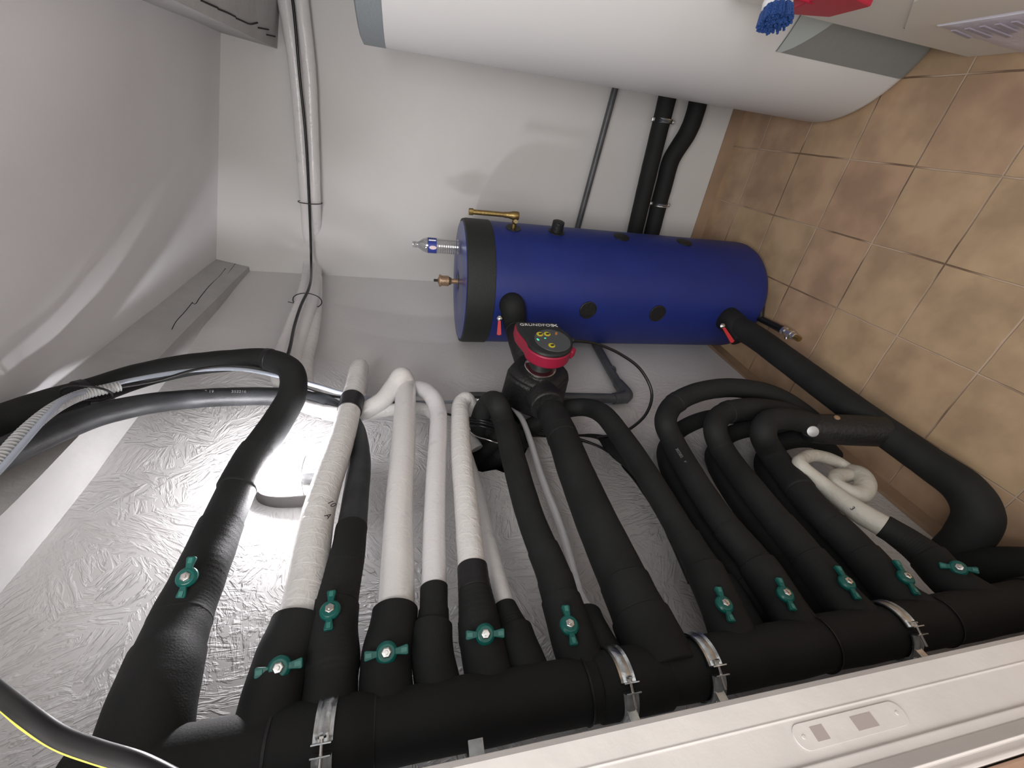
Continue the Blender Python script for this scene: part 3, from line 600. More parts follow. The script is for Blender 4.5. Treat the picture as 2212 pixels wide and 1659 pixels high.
for p in ((1270, 670), (1420, 677)):
    P = tank_hit(*p); nn = (V((P.x, P.y, 0))-TC).normalized()
    B().lathe([(.041, -.01), (.041, .003), (.037, .0045), (.036, .003), (.01, .003)], 32, frame(P, V((0, 0, 1)), nn)).build('port_cap', foam_dk, tank)
def side(deg, z): a = math.radians(deg); d = V((math.cos(a), math.sin(a), 0)); return TC+d*TR+V((0, 0, z)), d
# ports on the flank that looks to the room
for z, r, l in ((zpx(1190, 487, -.38*1.0), .028, .045), (zpx(1328, 500, -.38), .032, .003), (zpx(1470, 516, -.38), .032, .003)):
    P, d = side(-12, z)
    B().lathe([(.038, -.012), (.038, .002), (r, .003), (r*.96, l), (r*.5, l+.002)], 28, frame(P, V((0, 0, 1)), d)).build('side_port', foam_dk, tank)
zt = zpx(1099, 478, -.38)
P, d = side(-12, zt); B().lathe([(.034, -.01), (.034, .002), (.02, .002)], 28, frame(P, V((0, 0, 1)), d)).build('side_port', foam_dk, tank)
# brass gauge fitting standing on the flank
gf = empty('gauge_fitting', P); tag(gf, 'brass elbow fitting pointing up from the blue tank flank', 'fitting')
rod('spigot', P-d*.01, P+d*.05, .011, brass, gf); rod('hex_plug', P+d*.022+V((.004, -.012, 0)), P+d*.022+V((.012, -.026, 0)), .009, mat('brass_bright', (.75, .6, .35), .3, 1), gf)
B().lathe([(.016, -.014), (.018, -.008), (.018, .01), (.013, .03), (.012, .05)], 20, Matrix.Translation(P+d*.055)).build('elbow', brass, gf)
rod('neck', P+d*.055, P+d*.055+V((0, 0, .19)), .0105, brass, gf)
B().lathe([(.014, 0), (.014, .018), (.011, .019)], 8, Matrix.Translation(P+d*.055+V((0, 0, .185)))).build('end_nut', brass, gf)
# automatic air vent
TP = TC+V((0, 0, TT+.006)); av = empty('air_vent', TP); tag(av, 'bronze automatic air vent on the centre of the blue tank lid', 'air vent')
B().lathe([(.012, 0), (.012, .03), (.015, .031), (.02, .042), (.024, .044), (.024, .078), (.028, .079), (.028, .088), (.018, .090), (.010, .094)], 28, Matrix.Translation(TP)).build('vent_body', bronze, av)
B().lathe([(.006, .092), (.006, .112), (.004, .113)], 16, Matrix.Translation(TP)).build('vent_cap', dark_pl, av)
# bottle on the lid
BP = TC+V((.165, -.02, TT+.004)); bo = empty('water_bottle', BP); tag(bo, 'small empty clear plastic bottle with a blue label on the blue tank', 'bottle')
prof = [(.018, 0), (.031, .003)]
for i in range(9): z = .012+i*.0098; prof += [(.0325, z), (.0325, z+.005), (.0312, z+.0074)]
prof += [(.0325, .103), (.0325, .150), (.028, .165), (.016, .183), (.013, .188), (.013, .195), (.0155, .197), (.0155, .199), (.013, .2), (.013, .212)]
B().lathe(prof, 36, Matrix.Translation(BP), False).build('bottle_body', bottle_m, bo, sharp=80)
B().lathe([(.0332, .108), (.0332, .146)], 36, Matrix.Translation(BP), False).build('label', lab_b, bo)
dv = V((.25, -.97, 0)); lm = Matrix.Translation(BP+dv*.0336)
fm = frame(BP+dv*.0336+V((0, 0, .127)), V((0, 0, 1)), dv)
B().prism([(.016*math.cos(2*PI*i/16)-.002, .008*math.sin(2*PI*i/16)+.009) for i in range(16)], 0, .0012, fm).build('label_print', lab_p, bo)
B().box((-.015, -.024, 0), (.016, -.019, .0012), fm @ Matrix.Rotation(0, 4, 'Z')).build('label_print', whitep, bo, False)

# ------------------------------------------------------------------ pump
PBd = ax(1158, 828, -.83); PBd = V((-.83, PBd.y, PBd.z))
ang = math.radians(80); u = V((math.cos(ang), math.sin(ang), 0)); nn = V((u.y, -u.x, 0)); a_ = V((0, 0, -1))
pump = empty('circulation_pump', PBd); tag(pump, 'circulation pump with a red and black control head before the blue tank', 'pump')
HP = apl(1178, 727, PBd+nn*.20, nn)          # centre of the head's face
MH = frame(HP, a_, nn)                        # local x = down the wall (photo right), y = u, z = out
MB_ = frame(PBd, a_, nn)
oc = [(.122*math.cos(2*PI*i/24)*(1+.05*math.cos(8*PI*i/24)), .112*math.sin(2*PI*i/24)*(1+.05*math.cos(8*PI*i/24))) for i in range(24)]
B().prism(oc, -.075, .055, MB_, .94).prism(oc, .055, .075, MB_ @ Matrix.Scale(.94, 4, (1, 0, 0)) @ Matrix.Scale(.94, 4, (0, 1, 0)), .8).build('insulating_shell', foam_dk, pump, True, .012, 3)
B().lathe([(.062, -.16), (.064, -.10), (.066, .1), (.062, .13)], 32, frame(PBd, nn, V((0, 1, 0)))).build('pipe_collar', foam_dk, pump, True, .006)
c2 = PBd+nn*.072
dirh = (HP-nn*.05-c2)
rod('motor_neck', c2, c2+dirh, .043, dark_pl, pump, 32)
B().lathe([(.056, 0), (.060, .003), (.060, .010), (.056, .013)], 40, frame(c2+dirh*.02, a_, nn)).build('clamp_ring', steel, pump)
def arc(cx, cy, r, a0, a1, n): return [(cx+r*math.cos(math.radians(a0+(a1-a0)*i/n)), cy+r*math.sin(math.radians(a0+(a1-a0)*i/n))) for i in range(n+1)]
outl = [(-.092, .098), (-.095, .05), (-.088, .02), (-.075, -.02)] + arc(.008, -.022, .088, 200, 335, 14) + arc(.02, -.005, .085, 345, 400, 6) + [(.064, .098)]
head = B().prism(outl, -.062, -.012, MH, 1).build('head_rim', magenta, pump, True, .006)
B().prism([(x*.995, y*.995) for x, y in outl], -.0125, .0, MH, .94).build('head_cover', dark_pl, pump, True, .004)
B().prism([(.015, 0), (.015, -.026), (-.015, -.026), (-.015, 0)], -.055, -.02, MH @ Matrix.Translation((.085, -.035, 0)) @ Matrix.Rotation(math.radians(45), 4, 'Z')).build('cable_lug', magenta, pump, True, .006)
B().lathe([(.066, 0), (.065, .0012)], 48, MH @ Matrix.Translation((.022, -.022, 0))).build('control_panel', panel_g, pump)
for x, y in ((-.018, .012), (.010, .014), (.010, -.066+.012)):
    bt = B().lathe([(.0125, 0), (.012, .0014)], 24, MH @ Matrix.Translation((x, y, .0011))).build('button', yellow, pump)
    B().box((-.006, -.005, 0), (.001, .004, .0006), MH @ Matrix.Translation((x+.002, y, .0025))).box((.0, -.003, 0), (.007, .005, .0006), MH @ Matrix.Translation((x+.002, y, .0025))).build('button_symbol', ink, bt, False)
for x, y in ((-.034, -.018), (-.032, -.024), (-.004, -.012)):
    B().box((-.003, -.0012, 0), (.003, .0012, .001), MH @ Matrix.Translation((x, y, .0011))).build('indicator_light', led_g, pump, False)
B().box((-.004, -.008, 0), (.004, .008, .0012), MH @ Matrix.Translation((.046, .018, .001)) @ Matrix.Rotation(-.4, 4, 'Z')).build('orange_mark', orange, pump, False)
text('GRUNDFOS', .021, MH @ Matrix.Translation((-.016, .071, .0005)), txt_w, 'maker_lettering', pump, squash=1.12)
for s in (1, -1):
    B().box((-.012, -.0015, 0), (.012, .0015, .0008), MH @ Matrix.Translation((.055, .071, .0002)) @ Matrix.Rotation(s*.7, 4, 'Z')).build('maker_emblem', txt_w, pump, False)
rod('cable_gland', (MH @ V((.075, .03, -.03))), (MH @ V((.122, .02, -.03))), .011, dark_pl, pump)
# pipe from the pump up to the tank
pt = tank_hit(1105, 660); nt_ = (V((pt.x, pt.y, 0))-TC).normalized()
pc = branch('pump_pipe', [(pt-nt_*.03, .050), (pt+nt_*.015, .050), pd(1112, 695, 1.86, .049), pd(1125, 745, 1.76, .048), pd(1140, 790, 1.72, .048), (PBd+V((0, .09, 0)), .048)],
            foam_dk, 'short black lagged elbow joining the pump to the upper tank port', 'pipe', [(.0, .085, .0575, .0565), (.095, .13, .057, .056), (.14, .19, .0565, .055)])
def red_valve(p1, dep, p2, p3, label_parent):
    A_ = ad(*p1, dep); B_ = ad(*p2, dep-.01); C_ = ad(*p3, dep-.02)
    rod('valve_stem', A_+RZ*.03-RX*0, B_, .008, steel, label_parent)
    B().lathe([(.012, 0), (.012, .006), (.006, .010)], 6, frame(B_, V((0, 0, 1)), -RZ)).build('stem_nut', steel, label_parent)
    d = C_-B_; n_ = -RZ
    return B().prism([(0, -.008), (.012, -.006), (d.length, -.010), (d.length+.004, 0), (d.length, .010), (.012, .006), (0, .008)], -.002, .003, frame(B_+n_*.002, d, n_)).build('lever', red_lever, label_parent, True, .001)
red_valve((1090, 682), 1.80, (1079, 688), (1078, 722), pc)

# lower return pipe along the floor
p4 = tank_hit(1572, 690); n4 = (V((p4.x, p4.y, 0))-TC).normalized()
low = branch('return_pipe', [(V((-.85, .302, .175)), .05), (V((-.82, .345, .17)), .05), (az(2050, 1215, .17), .056), (az(2088, 1165, .15), .057), (az(2112, 1112, .14), .058), (az(2085, 1058, .14), .055), (az(2000, 995, .145), .052), (az(1900, 925, .16), .052), (az(1800, 852, .18), .052), (az(1700, 778, .205), .052), (az(1630, 727, .225), .053), (p4+n4*.05, .054), (p4-n4*.03, .055)],
             foam, 'thick black lagged pipe elbowing low across the floor to the blue tank', 'pipe', [(.0, .15, .056, .054)])
sleeve(spline([(p4+n4*.12+V((-.03, 0, -.02)), .05), (p4+n4*.05, .05), (p4-n4*.03, .05)]), .0, .2, .058, .062, 'foam_sleeve', foam, low)
red_valve((1566, 700), 1.98, (1560, 704), (1584, 738), low)
# vertical stub teeing up from it, with sensor pockets
q0 = az(1905, 932, .17); q1 = ad(1740, 925, 1.50)
stub = tag(tube('tee_stub', [(q0, .054), (q0.lerp(q1, .4), .055), (q0.lerp(q1, .8), .053), (q0.lerp(q1, .96), .050), (q1, .040)], foam_dk, None, 32), 'short fat black stub teeing off the floor pipe with a steel knob', 'pipe')
kd = (ad(1750, 931, 1.40)-q0.lerp(q1, .85)); K0 = q0.lerp(q1, .92)
Kp = ad(1752, 931, (q0.lerp(q1, .93)-EYE).dot(RZ)-.045)
B().lathe([(.021, -.03), (.021, .010), (.018, .016), (.006, .018)], 28, frame(Kp, V((0, 0, 1)), (-RZ+V((0, 0, .3))).normalized())).build('steel_knob', mat('knob_steel', (.42, .42, .42), .38, 1), stub)
Kb = q0.lerp(q1, .68)+(-RY*.8-RZ*.6)*.054
B().lathe([(.010, -.02), (.010, .003), (.006, .005)], 16, frame(Kb, V((0, 0, 1)), (-RZ-RY).normalized())).build('brass_plug', bronze, stub)
# drain cock
dr = empty('drain_cock', az(1640, 690, .06)); tag(dr, 'metal drain cock on a short black hose beside the tank foot', 'drain valve')
a0, a1, a2 = az(1642, 688, .05), az(1690, 712, .045), az(1730, 735, .04)
sweep([(TC+V((.13, -.20, .05)), .018), (a0, .018), (a1, .018)], 'drain_hose', rubber, dr)
dd = (a2-a1).normalized(); Md = frame(a1, V((0, 0, 1)), dd)
B().lathe([(.016, 0), (.021, .005), (.021, .02), (.014, .022), (.014, .04), (.022, .042), (.022, .058), (.017, .06), (.017, .075), (.011, .078)], 8, Md).build('valve_body', steel, dr, sharp=20)
rod('spout', a1+dd*.07, a1+dd*.105, .012, brass, dr); rod('wing', a1+dd*.03+V((0, 0, .0)), a1+dd*.03+V((-.03, -.01, .0)), .006, steel, dr)

# ------------------------------------------------------------------ white tank
WC = V((.565, 1.865, 0)); WR = .395; wt = empty('white_tank', WC); tag(wt, 'large white jacketed tank with a grey rim band and grey tape', 'tank')
MW = Matrix.Translation(WC); WT = 1.8+.137
B().lathe([(WR-.12, .012)]+arcp(WR, .012, .05, False)+[(WR, .5), (WR, 1.2), (WR, WT-.07)], 128, MW).build('jacket', white_jk, wt)
B().lathe([(WR-.003, WT-.072), (WR+.002, WT-.070), (WR+.002, WT), (WR-.01, WT+.006)], 128, MW, False).build('rim_band', grey_band, wt)
B().lathe([(WR-.006, WT+.004), (WR*.8, WT+.012), (.05, WT+.015)], 128, MW).build('lid', white_jk, wt)
B().lathe([(WR-.06, 0), (WR-.06, .03)], 64, MW).build('foot_ring', foam_dk, wt)
def patch(a0, a1, z0, z1, off, m, name, n=16):
    b = B(); vs = []; fs = []
    zs = [z0+(z1-z0)*t_ for t_ in (0, .01, .022, .036, .052, .07, .09, .4, 1)]
    for i in range(n+1):
        a = math.radians(a0+(a1-a0)*i/n)
        for z in zs:
            rr = WR+off
            if z < .062: t = min(1, (.062-z)/.05); rr = WR-.05+.05*math.sqrt(max(0, 1-t*t))+off
            rr += noise.noise(V((a*9, z*14, 2)))*.0012
            vs.append((WC.x+rr*math.cos(a), WC.y+rr*math.sin(a), z))
    for i in range(n):
        for j in range(8): fs.append((i*9+j, (i+1)*9+j, (i+1)*9+j+1, i*9+j+1))
    return b.add(vs, fs).build(name, m, wt)
patch(-129.5, -95, .014, .605, .0025, grey_tape, 'tape_patch')
b = B(); vs = []
for a, z in ((-129.3, .600), (-95, .605), (-95, .45), (-122, .475), (-129.0, .585)):
    aa = math.radians(a); vs.append((WC.x+(WR+.0045)*math.cos(aa), WC.y+(WR+.0045)*math.sin(aa), z))
b = B(); top = [(-129.3+34.3*i/12, .603) for i in range(13)]; bot = [(-129.3+34.3*i/12, .585-.125*min(1, (i/6)**.8)) for i in range(13)]
for a, z in top+bot: aa = math.radians(a); b.v.append(V((WC.x+(WR+.0045)*math.cos(aa), WC.y+(WR+.0045)*math.sin(aa), z)))
b.f = [(i, i+13, i+14, i+1) for i in range(12)]; b.build('tape_fold', grey_lite, wt)

# ------------------------------------------------------------------ cabinet, brush and dustpan
cab = empty('white_cabinet', V((.62, 1.05, 0))); tag(cab, 'glossy white cabinet unit standing in front of the white tank', 'cabinet')
B().box((.37, .70, .0), (.90, 1.403, .93)).build('cabinet_body', appl, cab, False, .004)
def onf(px, py, x=.367): P = ax(px, py, x); return (P.y, P.z)
poly = [onf(1954, 62), onf(1975, 0), (.70, onf(1975, 0)[1]+.15), (.70, onf(2212, 15)[1]), onf(2212, 15)]
MF = Matrix(((0, 0, -1, .37), (1, 0, 0, 0), (0, 1, 0, 0), (0, 0, 0, 1)))
B().prism([(1.297, .415), (1.115, .62), (.72, .80), (.72, .43), (1.0, .424)], 0, .006, MF).build('raised_panel', appl, cab, False, .0015)
B().box((.3685, .72, .412), (.372, 1.30, .416)).build('panel_gap', mat('gap', (.2, .19, .18), .8), cab, False)
rod('screw', V((.369, 1.2, .30)), V((.3675, 1.2, .30)), .003, pvc, cab)
# printed sack leaning by the cabinet
sk = empty('printed_sack', V((.36, .95, 0))); tag(sk, 'pale plastic sack with grey printed bars beside the white cabinet', 'sack')
b = B(); vs = []; fs = []; ni, nj = 14, 14
for i in range(ni+1):
    y = .72+(1.245-.72)*i/ni
    for j in range(nj+1):
        z = .004+.40*j/nj; e = math.sin(PI*min(1, max(0, i/ni)))**.35*math.sin(PI*min(1, .12+.86*j/nj))**.5
        vs.append((.366-.012*e+noise.noise(V((y*12, z*12, 3)))*.003, y-(.03*(j/nj) if i == ni else 0), z))
for i in range(ni):
    for j in range(nj): fs.append((i*(nj+1)+j, i*(nj+1)+j+1, (i+1)*(nj+1)+j+1, (i+1)*(nj+1)+j))
o = len(vs); vs += [(.3695, p[1], p[2]) for p in vs[:]]
fs += [tuple(reversed([q+o for q in f])) for f in fs[:ni*nj]]
rim = [i*(nj+1) for i in range(ni+1)] + [ni*(nj+1)+j for j in range(1, nj+1)] + [i*(nj+1)+nj for i in range(ni-1, -1, -1)] + [j for j in range(nj-1, 0, -1)]
fs += [(rim[i], rim[(i+1) % len(rim)], rim[(i+1) % len(rim)]+o, rim[i]+o) for i in range(len(rim))]
B().add(vs, fs).build('sack_body', sackm, sk)
for i in range(9):
    y = 1.19-.034*i
    B().prism([(y, .31-.02*(i % 3)), (y-.012-.003*(i % 2), .31-.02*(i % 3)), (y-.028, .398), (y-.016, .398)], 0, .003, Matrix(((0, 0, -1, .3525), (1, 0, 0, 0), (0, 1, 0, 0), (0, 0, 0, 1)))).build('printed_bar', sack_d, sk, False)
# dustpan and brush hanging on the cabinet's flank
dp = empty('dustpan', ax(1780, 5, .35)); tag(dp, 'red dustpan hanging on the side of the white cabinet', 'dustpan')
B().prism([(1.31, .805), (1.335, .78), (1.28, .69), (1.15, .70), (1.12, .80), (1.2, .83)], 0, .02, Matrix(((0, 0, -1, .368), (1, 0, 0, 0), (0, 1, 0, 0), (0, 0, 0, 1)))).build('pan', red, dp, True, .004)
rod('pan_handle', V((.355, 1.22, .81)), V((.355, 1.22, .90)), .009, red, dp)
bh = empty('hand_brush', ax(1670, 12, .345)); tag(bh, 'hand brush with blue bristles and white back beside the red dustpan', 'brush')
Pb = ax(1680, 3, .335); Mb = frame(Pb, V((0, 0, 1)), V((-.88, -.40, .05)).normalized())
B().lathe([(.014, -.036), (.026, -.022), (.033, .0), (.034, .012), (.030, .018)], 28, Mb).build('brush_back', whitep, bh)
b = B()
for i in range(170):
    r = .030*math.sqrt(random.random()); a = random.random()*2*PI; x, y = r*math.cos(a), r*math.sin(a); l = .045+random.random()*.008
    b.prism([(x-.0022, y-.0022), (x+.0022, y-.0022), (x+.0022, y+.0022), (x-.0022, y+.0022)], .018, l, Mb @ Matrix.Shear('XY', 4, (x*6, y*6)))
tag(b.build('bristles', bristle, bh, False), kind='stuff')
rod('brush_handle', Mb @ V((.0, 0, -.030)), Mb @ V((.10, 0, -.036)), .009, whitep, bh)

# ------------------------------------------------------------------ pipes on the back wall
tag(rod('grey_pipe', ay(1340, 150, 2.395), ay(1240, 520, 2.395), .0165, pvc), 'thin grey plastic pipe crossing the back wall between the two tanks', 'pipe')
e1 = branch('wall_pipe', [(ay(1448, 185, 2.37), .046), (ay(1430, 258, 2.37), .045), (ay(1395, 400, 2.37), .045), (ay(1372, 498, 2.37), .045), (ay(1350, 590, 2.37), .045)], foam, 'straight black lagged pipe on the back wall between the tanks', 'pipe', wob=.001)
e2 = branch('wall_pipe', [(ay(1515, 180, 2.37), .047), (ay(1503, 240, 2.37), .047), (ay(1486, 285, 2.37), .048), (ay(1450, 345, 2.37), .047), (ay(1436, 395, 2.37), .046), (ay(1425, 435, 2.37), .046), (ay(1408, 503, 2.37), .045), (ay(1385, 590, 2.37), .045)], foam, 'kinked black lagged pipe lowest on the back wall between the tanks', 'pipe', wob=.001)
def ring(px, py, axis, label):
    c = ay(px, py, 2.37); root = empty('wall_clamp', c); tag(root, label, 'pipe clamp')
    Mx = frame(c, V((0, 1, 0)), axis)
    B().lathe([(.0455, -.010), (.050, -.010), (.048, -.004), (.050, 0), (.048, .004), (.050, .010), (.0455, .010)], 36, Mx, False).build('band', zinc, root, sharp=30)
    for s in (1, -1):
        e = V((0, 0, s)).normalized()
        B().box((-.008, -.009, 0), (.008, .009, .018), frame(c+e*.047, V((0, 1, 0)), e)).build('lug', zinc, root, False, .002)
        rod('clamp_screw', c+e*.058+V((0, -.014, 0)), c+e*.058+V((0, .014, 0)), .003, steel, root, 10)
    rod('stud', c+V((0, .048, 0)), c+V((0, .062, 0)), .005, zinc, root, 10)
ring(1432, 261, V((1, 0, 0)), 'steel clamp round the straight black pipe near the white tank')
ring(1425, 441, V((1, 0, 0)), 'steel clamp round the kinked black pipe near the blue tank')

# grey waste pipe with elbow on the left wall
xg = -.955
gpp = tag(tube('waste_pipe', [(ax(1262, 700, xg+.02), .021), (ax(1290, 750, xg+.01), .021), (ax(1325, 812, xg), .021), (ax(1350, 852, xg), .021)], pvc, None, 20, 6), 'grey plastic pipe with an elbow on the left wall below the pump', 'pipe')
tube('lower_run', [(ax(1355, 861, xg), .021), (ax(1300, 860, xg), .021), (ax(1190, 858, xg), .021), (ax(1010, 853, xg+.01), .012)], pvc, gpp, 20, 6)
tube('elbow', [(ax(1335, 828, xg), .025), (ax(1354, 855, xg), .027), (ax(1325, 861, xg), .025)], pvc, gpp, 24, 8)
B().lathe([(.024, -.008), (.026, 0), (.024, .008)], 24, frame(ax(1320, 800, xg), V((1, 0, 0)), (ax(1325, 812, xg)-ax(1290, 750, xg)).normalized())).build('clip', pvc, gpp)

# ------------------------------------------------------------------ white bundle over the back wall
bun = 'white lagged pipes high on the back wall'
def bundle(pts, r, label, m=tape_s):
    return branch('bundled_pipe', pts, m, label, 'pipe', grp=bun, wob=.0015)
yb = 2.385
bundle([(ay(608, -60, yb), .031), (ay(617, 0, yb), .031), (ay(640, 150, yb), .030), (ay(652, 300, yb), .029), (ay(662, 437, yb), .029), (ax(668, 560, -.75), .029), (ax(655, 640, -.79), .029), (ax(630, 710, -.82), .029), (ax(608, 772, -.84), .028), (ax(604, 822, -.87), .027), (ax(650, 872, -.89), .025), (ax(720, 893, -.90), .025)], .03, 'upper white lagged pipe of the bundle along the back wall')
bundle([(ay(645, -60, yb), .030), (ay(650, 0, yb), .030), (ay(667, 150, yb), .029), (ay(675, 300, yb), .028), (ay(680, 437, yb), .028), (ax(684, 560, -.76), .028), (ax(676, 640, -.80), .028), (ax(655, 710, -.83), .028), (ax(638, 775, -.86), .027), (ax(640, 830, -.89), .025), (ax(690, 878, -.90), .025), (ax(750, 890, -.90), .025)], .03, 'lower white lagged pipe of the bundle along the back wall')
bundle([(ax(686, 600, -.80), .023), (ax(684, 650, -.83), .025), (ax(676, 720, -.85), .025), (ax(662, 780, -.87), .025), (ax(668, 840, -.89), .024), (ax(720, 880, -.90), .023), (ax(790, 893, -.90), .022), (ax(856, 884, -.90), .022), (ax(917, 884, -.91), .022), (ax(950, 905, -.92), .022)], .03, 'third white pipe splitting off the bundle along the left wall', tape_w)
tag(tube('black_cable', [(ay(624, -40, yb-.045), .006), (ay(632, 0, yb-.045), .006), (ay(648, 170, yb-.04), .006), (ay(660, 290, yb-.04), .006), (ay(668, 437, yb-.04), .006), (ax(672, 560, -.715), .006), (ax(668, 620, -.73), .006), (ax(650, 660, -.755), .006), (ax(637, 700, -.78), .006), (ax(622, 765, -.80), .006), (ax(600, 815, -.83), .006)], rubber, None, 10), 'thin black cable tied onto the white pipe bundle', 'cable')
def tie(cx_, cy_, w_, plane, label, ext=None):
    pts = []
    for i in range(17):
        a = 2*PI*i/16; c = plane(cx_, cy_)
        pts.append((c+V((0, 0, 1))*(w_*math.cos(a))+(V((0, 1, 0)) if plane is pb_ else V((1, -.2, 0)).normalized())*(.040*math.sin(a)), .0022))
    o = tube('cable_tie', pts, rubber, None, 8, 3); tag(o, label, 'cable tie')
    if ext: tube('tie_tail', [(plane(*ext[0]), .0018), (plane(*ext[1]), .0018)], rubber, o, 6, 3)
pb_ = lambda x, y: ay(x, y, yb-.005)
pl_ = lambda x, y: ax(x, y, -.785)
tie(670, 437, .055, pb_, 'black cable tie around the white bundle, highest on the back wall')
tie(672, 562, .050, lambda x, y: ax(x, y, -.755), 'black cable tie around the white bundle near the room corner')
tie(664, 650, .060, pl_, 'black cable tie with a loose tail round the white bundle', ((637, 655), (622, 652)))

# ------------------------------------------------------------------ conduit, hoses and cables beside the ceiling hoses
cp = spline([pd(-60, 1050, .76, .0125), pd(0, 992, .81, .0125), pd(60, 928, .88, .0125), pd(120, 880, .95, .012), (ad(180, 852, 1.02), .012), pd(258, 835, 1.08, .0115)], 40)
tag(sweep([(p, r+(.0014 if i % 4 < 2 else -.0012)) for i, (p, r) in enumerate(cp)], 'corrugated_conduit', cond, None, 16, sharp=80), 'grey corrugated conduit strapped under the ceiling hoses', 'conduit')
tag(tube('clear_tube', [pd(-60, 1075, .74, .006), pd(0, 1015, .79, .006), pd(70, 935, .86, .006), pd(105, 895, .90, .006), pd(140, 862, .95, .006), pd(200, 842, 1.04, .006), pd(300, 818, 1.13, .006), pd(420, 800, 1.22, .006), pd(520, 798, 1.29, .006), pd(600, 812, 1.36, .007), pd(680, 832, 1.42, .008), pd(760, 855, 1.48, .008), pd(880, 868, 1.58, .007), pd(1000, 868, 1.66, .006), pd(1090, 866, 1.7, .006)], clear_grey, None, 12),
    'clear greyish hose running from the conduit behind the white pipes', 'hose')
tag(tube('thin_cable', [pd(250, 838, 1.07, .004), pd(340, 822, 1.15, .004), pd(430, 797, 1.22, .004), pd(510, 790, 1.28, .004), pd(580, 800, 1.34, .004), pd(640, 832, 1.41, .0045), pd(720, 856, 1.47, .0045), pd(800, 862, 1.52, .0045), pd(900, 878, 1.58, .0045), pd(1000, 903, 1.6, .0045), pd(1060, 915, 1.56, .0045), pd(1140, 930, 1.60, .0045)], rubber, None, 8),
    'thin black cable leaving the conduit end', 'cable')
def ringtie(d, px, py, r, par_label):
    pass
st_ = tube('strap', [(ad(188+8*math.cos(2*PI*i/16), 850, 1.04)+V((0, 0, .05*math.sin(2*PI*i/16)))+V((.035*math.cos(2*PI*i/16), -.02*math.cos(2*PI*i/16), 0)), .003) for i in range(17)], tape_blk, None, 8, 3)
tag(st_, 'black tape strap holding the conduit against the hoses', 'strap')
# cables round the wall hole
for i, (off, r) in enumerate(((0, .006), (6, .005), (14, .006))):
    tag(tube('hole_cable', [pd(1008, 903+off, 1.50, r), pd(1040, 908+off*.9, 1.47, r), pd(1080, 918+off, 1.50, r), pd(1140, 932+off*.5, 1.60, r), pd(1220, 940+off, 1.62, r), pd(1300, 968+off, 1.60, r), pd(1360, 1010+off, 1.5, r), pd(1410, 1085+off, 1.38, r), pd(1440, 1135+off, 1.3, r), pd(1490, 1245+off, 1.12, r)], rubber, None, 8, 6),
        ['black cable strand leaving the wall hole behind the pump pipe, topmost', 'black cable strand leaving the wall hole, middle of three', 'black cable strand leaving the wall hole, lowest of three'][i], 'cable', 'cables from the wall hole')
tag(tube('grey_cable', [pd(1010, 925, 1.50, .0028), pd(1025, 940, 1.48, .003), pd(1060, 952, 1.46, .003), pd(1090, 962, 1.48, .003), pd(1130, 975, 1.6, .0025), pd(1190, 992, 1.64, .0025), pd(1300, 1000, 1.63, .0025), pd(1420, 1000, 1.6, .0025), pd(1440, 1003, 1.6, .0025)], steel, None, 8), 'thin shiny grey wire hanging across the wall hole', 'wire')
g1 = MH @ V((.12, .02, -.03))
tag(tube('pump_cable', [(g1, .0065), pd(1285, 742, 1.62, .006), pd(1340, 765, 1.66, .006), pd(1385, 800, 1.68, .006), pd(1408, 850, 1.68, .006), pd(1395, 895, 1.66, .006), pd(1345, 935, 1.63, .006), pd(1290, 945, 1.6, .006)], rubber, None, 10), 'black power cable arching down from the pump head', 'cable')
# lagged pipes that disappear into the wall
for i, (p, q, s) in enumerate((((1108, 915), (1040, 985), (1010, 1030)), ((1135, 945), (1065, 1000), (1040, 1030)), ((1085, 900), (1028, 950), (1005, 975)))):
    tag(tube('buried_pipe', [pd(*p, 1.50, .034), pd(*q, 1.56, .034), (pd(*s, 1.60, .034)[0]+V((-.09, 0, 0)), .034)], foam, None, 24), ['black lagged pipe slanting into the wall hole, middle of three', 'black lagged pipe slanting into the wall hole, lowest', 'black lagged pipe slanting into the wall hole, highest'][i], 'pipe', 'pipes going into the wall hole')
# near earth cable crossing the corner of the picture
tag(tube('near_cable', [pd(-60, 1452, .42, .0075), pd(0, 1498, .40, .0075), pd(60, 1545, .38, .0075), pd(130, 1592, .37, .0075), pd(210, 1622, .36, .0075), pd(300, 1650, .35, .0075), pd(400, 1700, .34, .0075)], rubber, None, 16), 'thick black cable crossing close in front of the manifold top', 'cable')
tag(tube('earth_wire', [pd(-60, 1476, .425, .004), pd(0, 1520, .405, .004), pd(60, 1570, .385, .004), pd(130, 1612, .375, .004), pd(215, 1642, .365, .004), pd(290, 1665, .355, .004), pd(400, 1725, .345, .004)], yellow2, None, 12), 'yellow earth wire lying under the thick black cable', 'wire')

# ------------------------------------------------------------------ bulkhead lamp on the left wall
LP = ax(642, 1058, -.955); xw = wall_x(LP.y, LP.z)
LP = V((xw, LP.y, LP.z)); lamp = empty('bulkhead_lamp', LP); tag(lamp, 'lit glass bulkhead lamp with a wire guard on the rough left wall', 'lamp')
ML = frame(LP, V((0, 0, 1)), V((1, 0, 0)))     # x = up, y = along the wall, z = out of the wall
def oval(a, b_, n=36, p=2.6): return [(a*abs(math.cos(t))**(2/p)*(1 if math.cos(t) > 0 else -1), b_*abs(math.sin(t))**(2/p)*(1 if math.sin(t) > 0 else -1)) for t in [2*PI*i/n for i in range(n)]]
B().prism(oval(.105, .056), 0, .040, ML, .94).build('base', mat('lamp_base', (.10, .095, .09), .5), lamp, True, .003)
b = B(); vs = []; fs = []; NP = 36; lv = [(1.0, .038), (1.0, .06), (.95, .082), (.82, .097), (.6, .106), (.3, .110)]
for s, z in lv: vs += [(x*s, y*s, z) for x, y in oval(.095, .046, NP)]
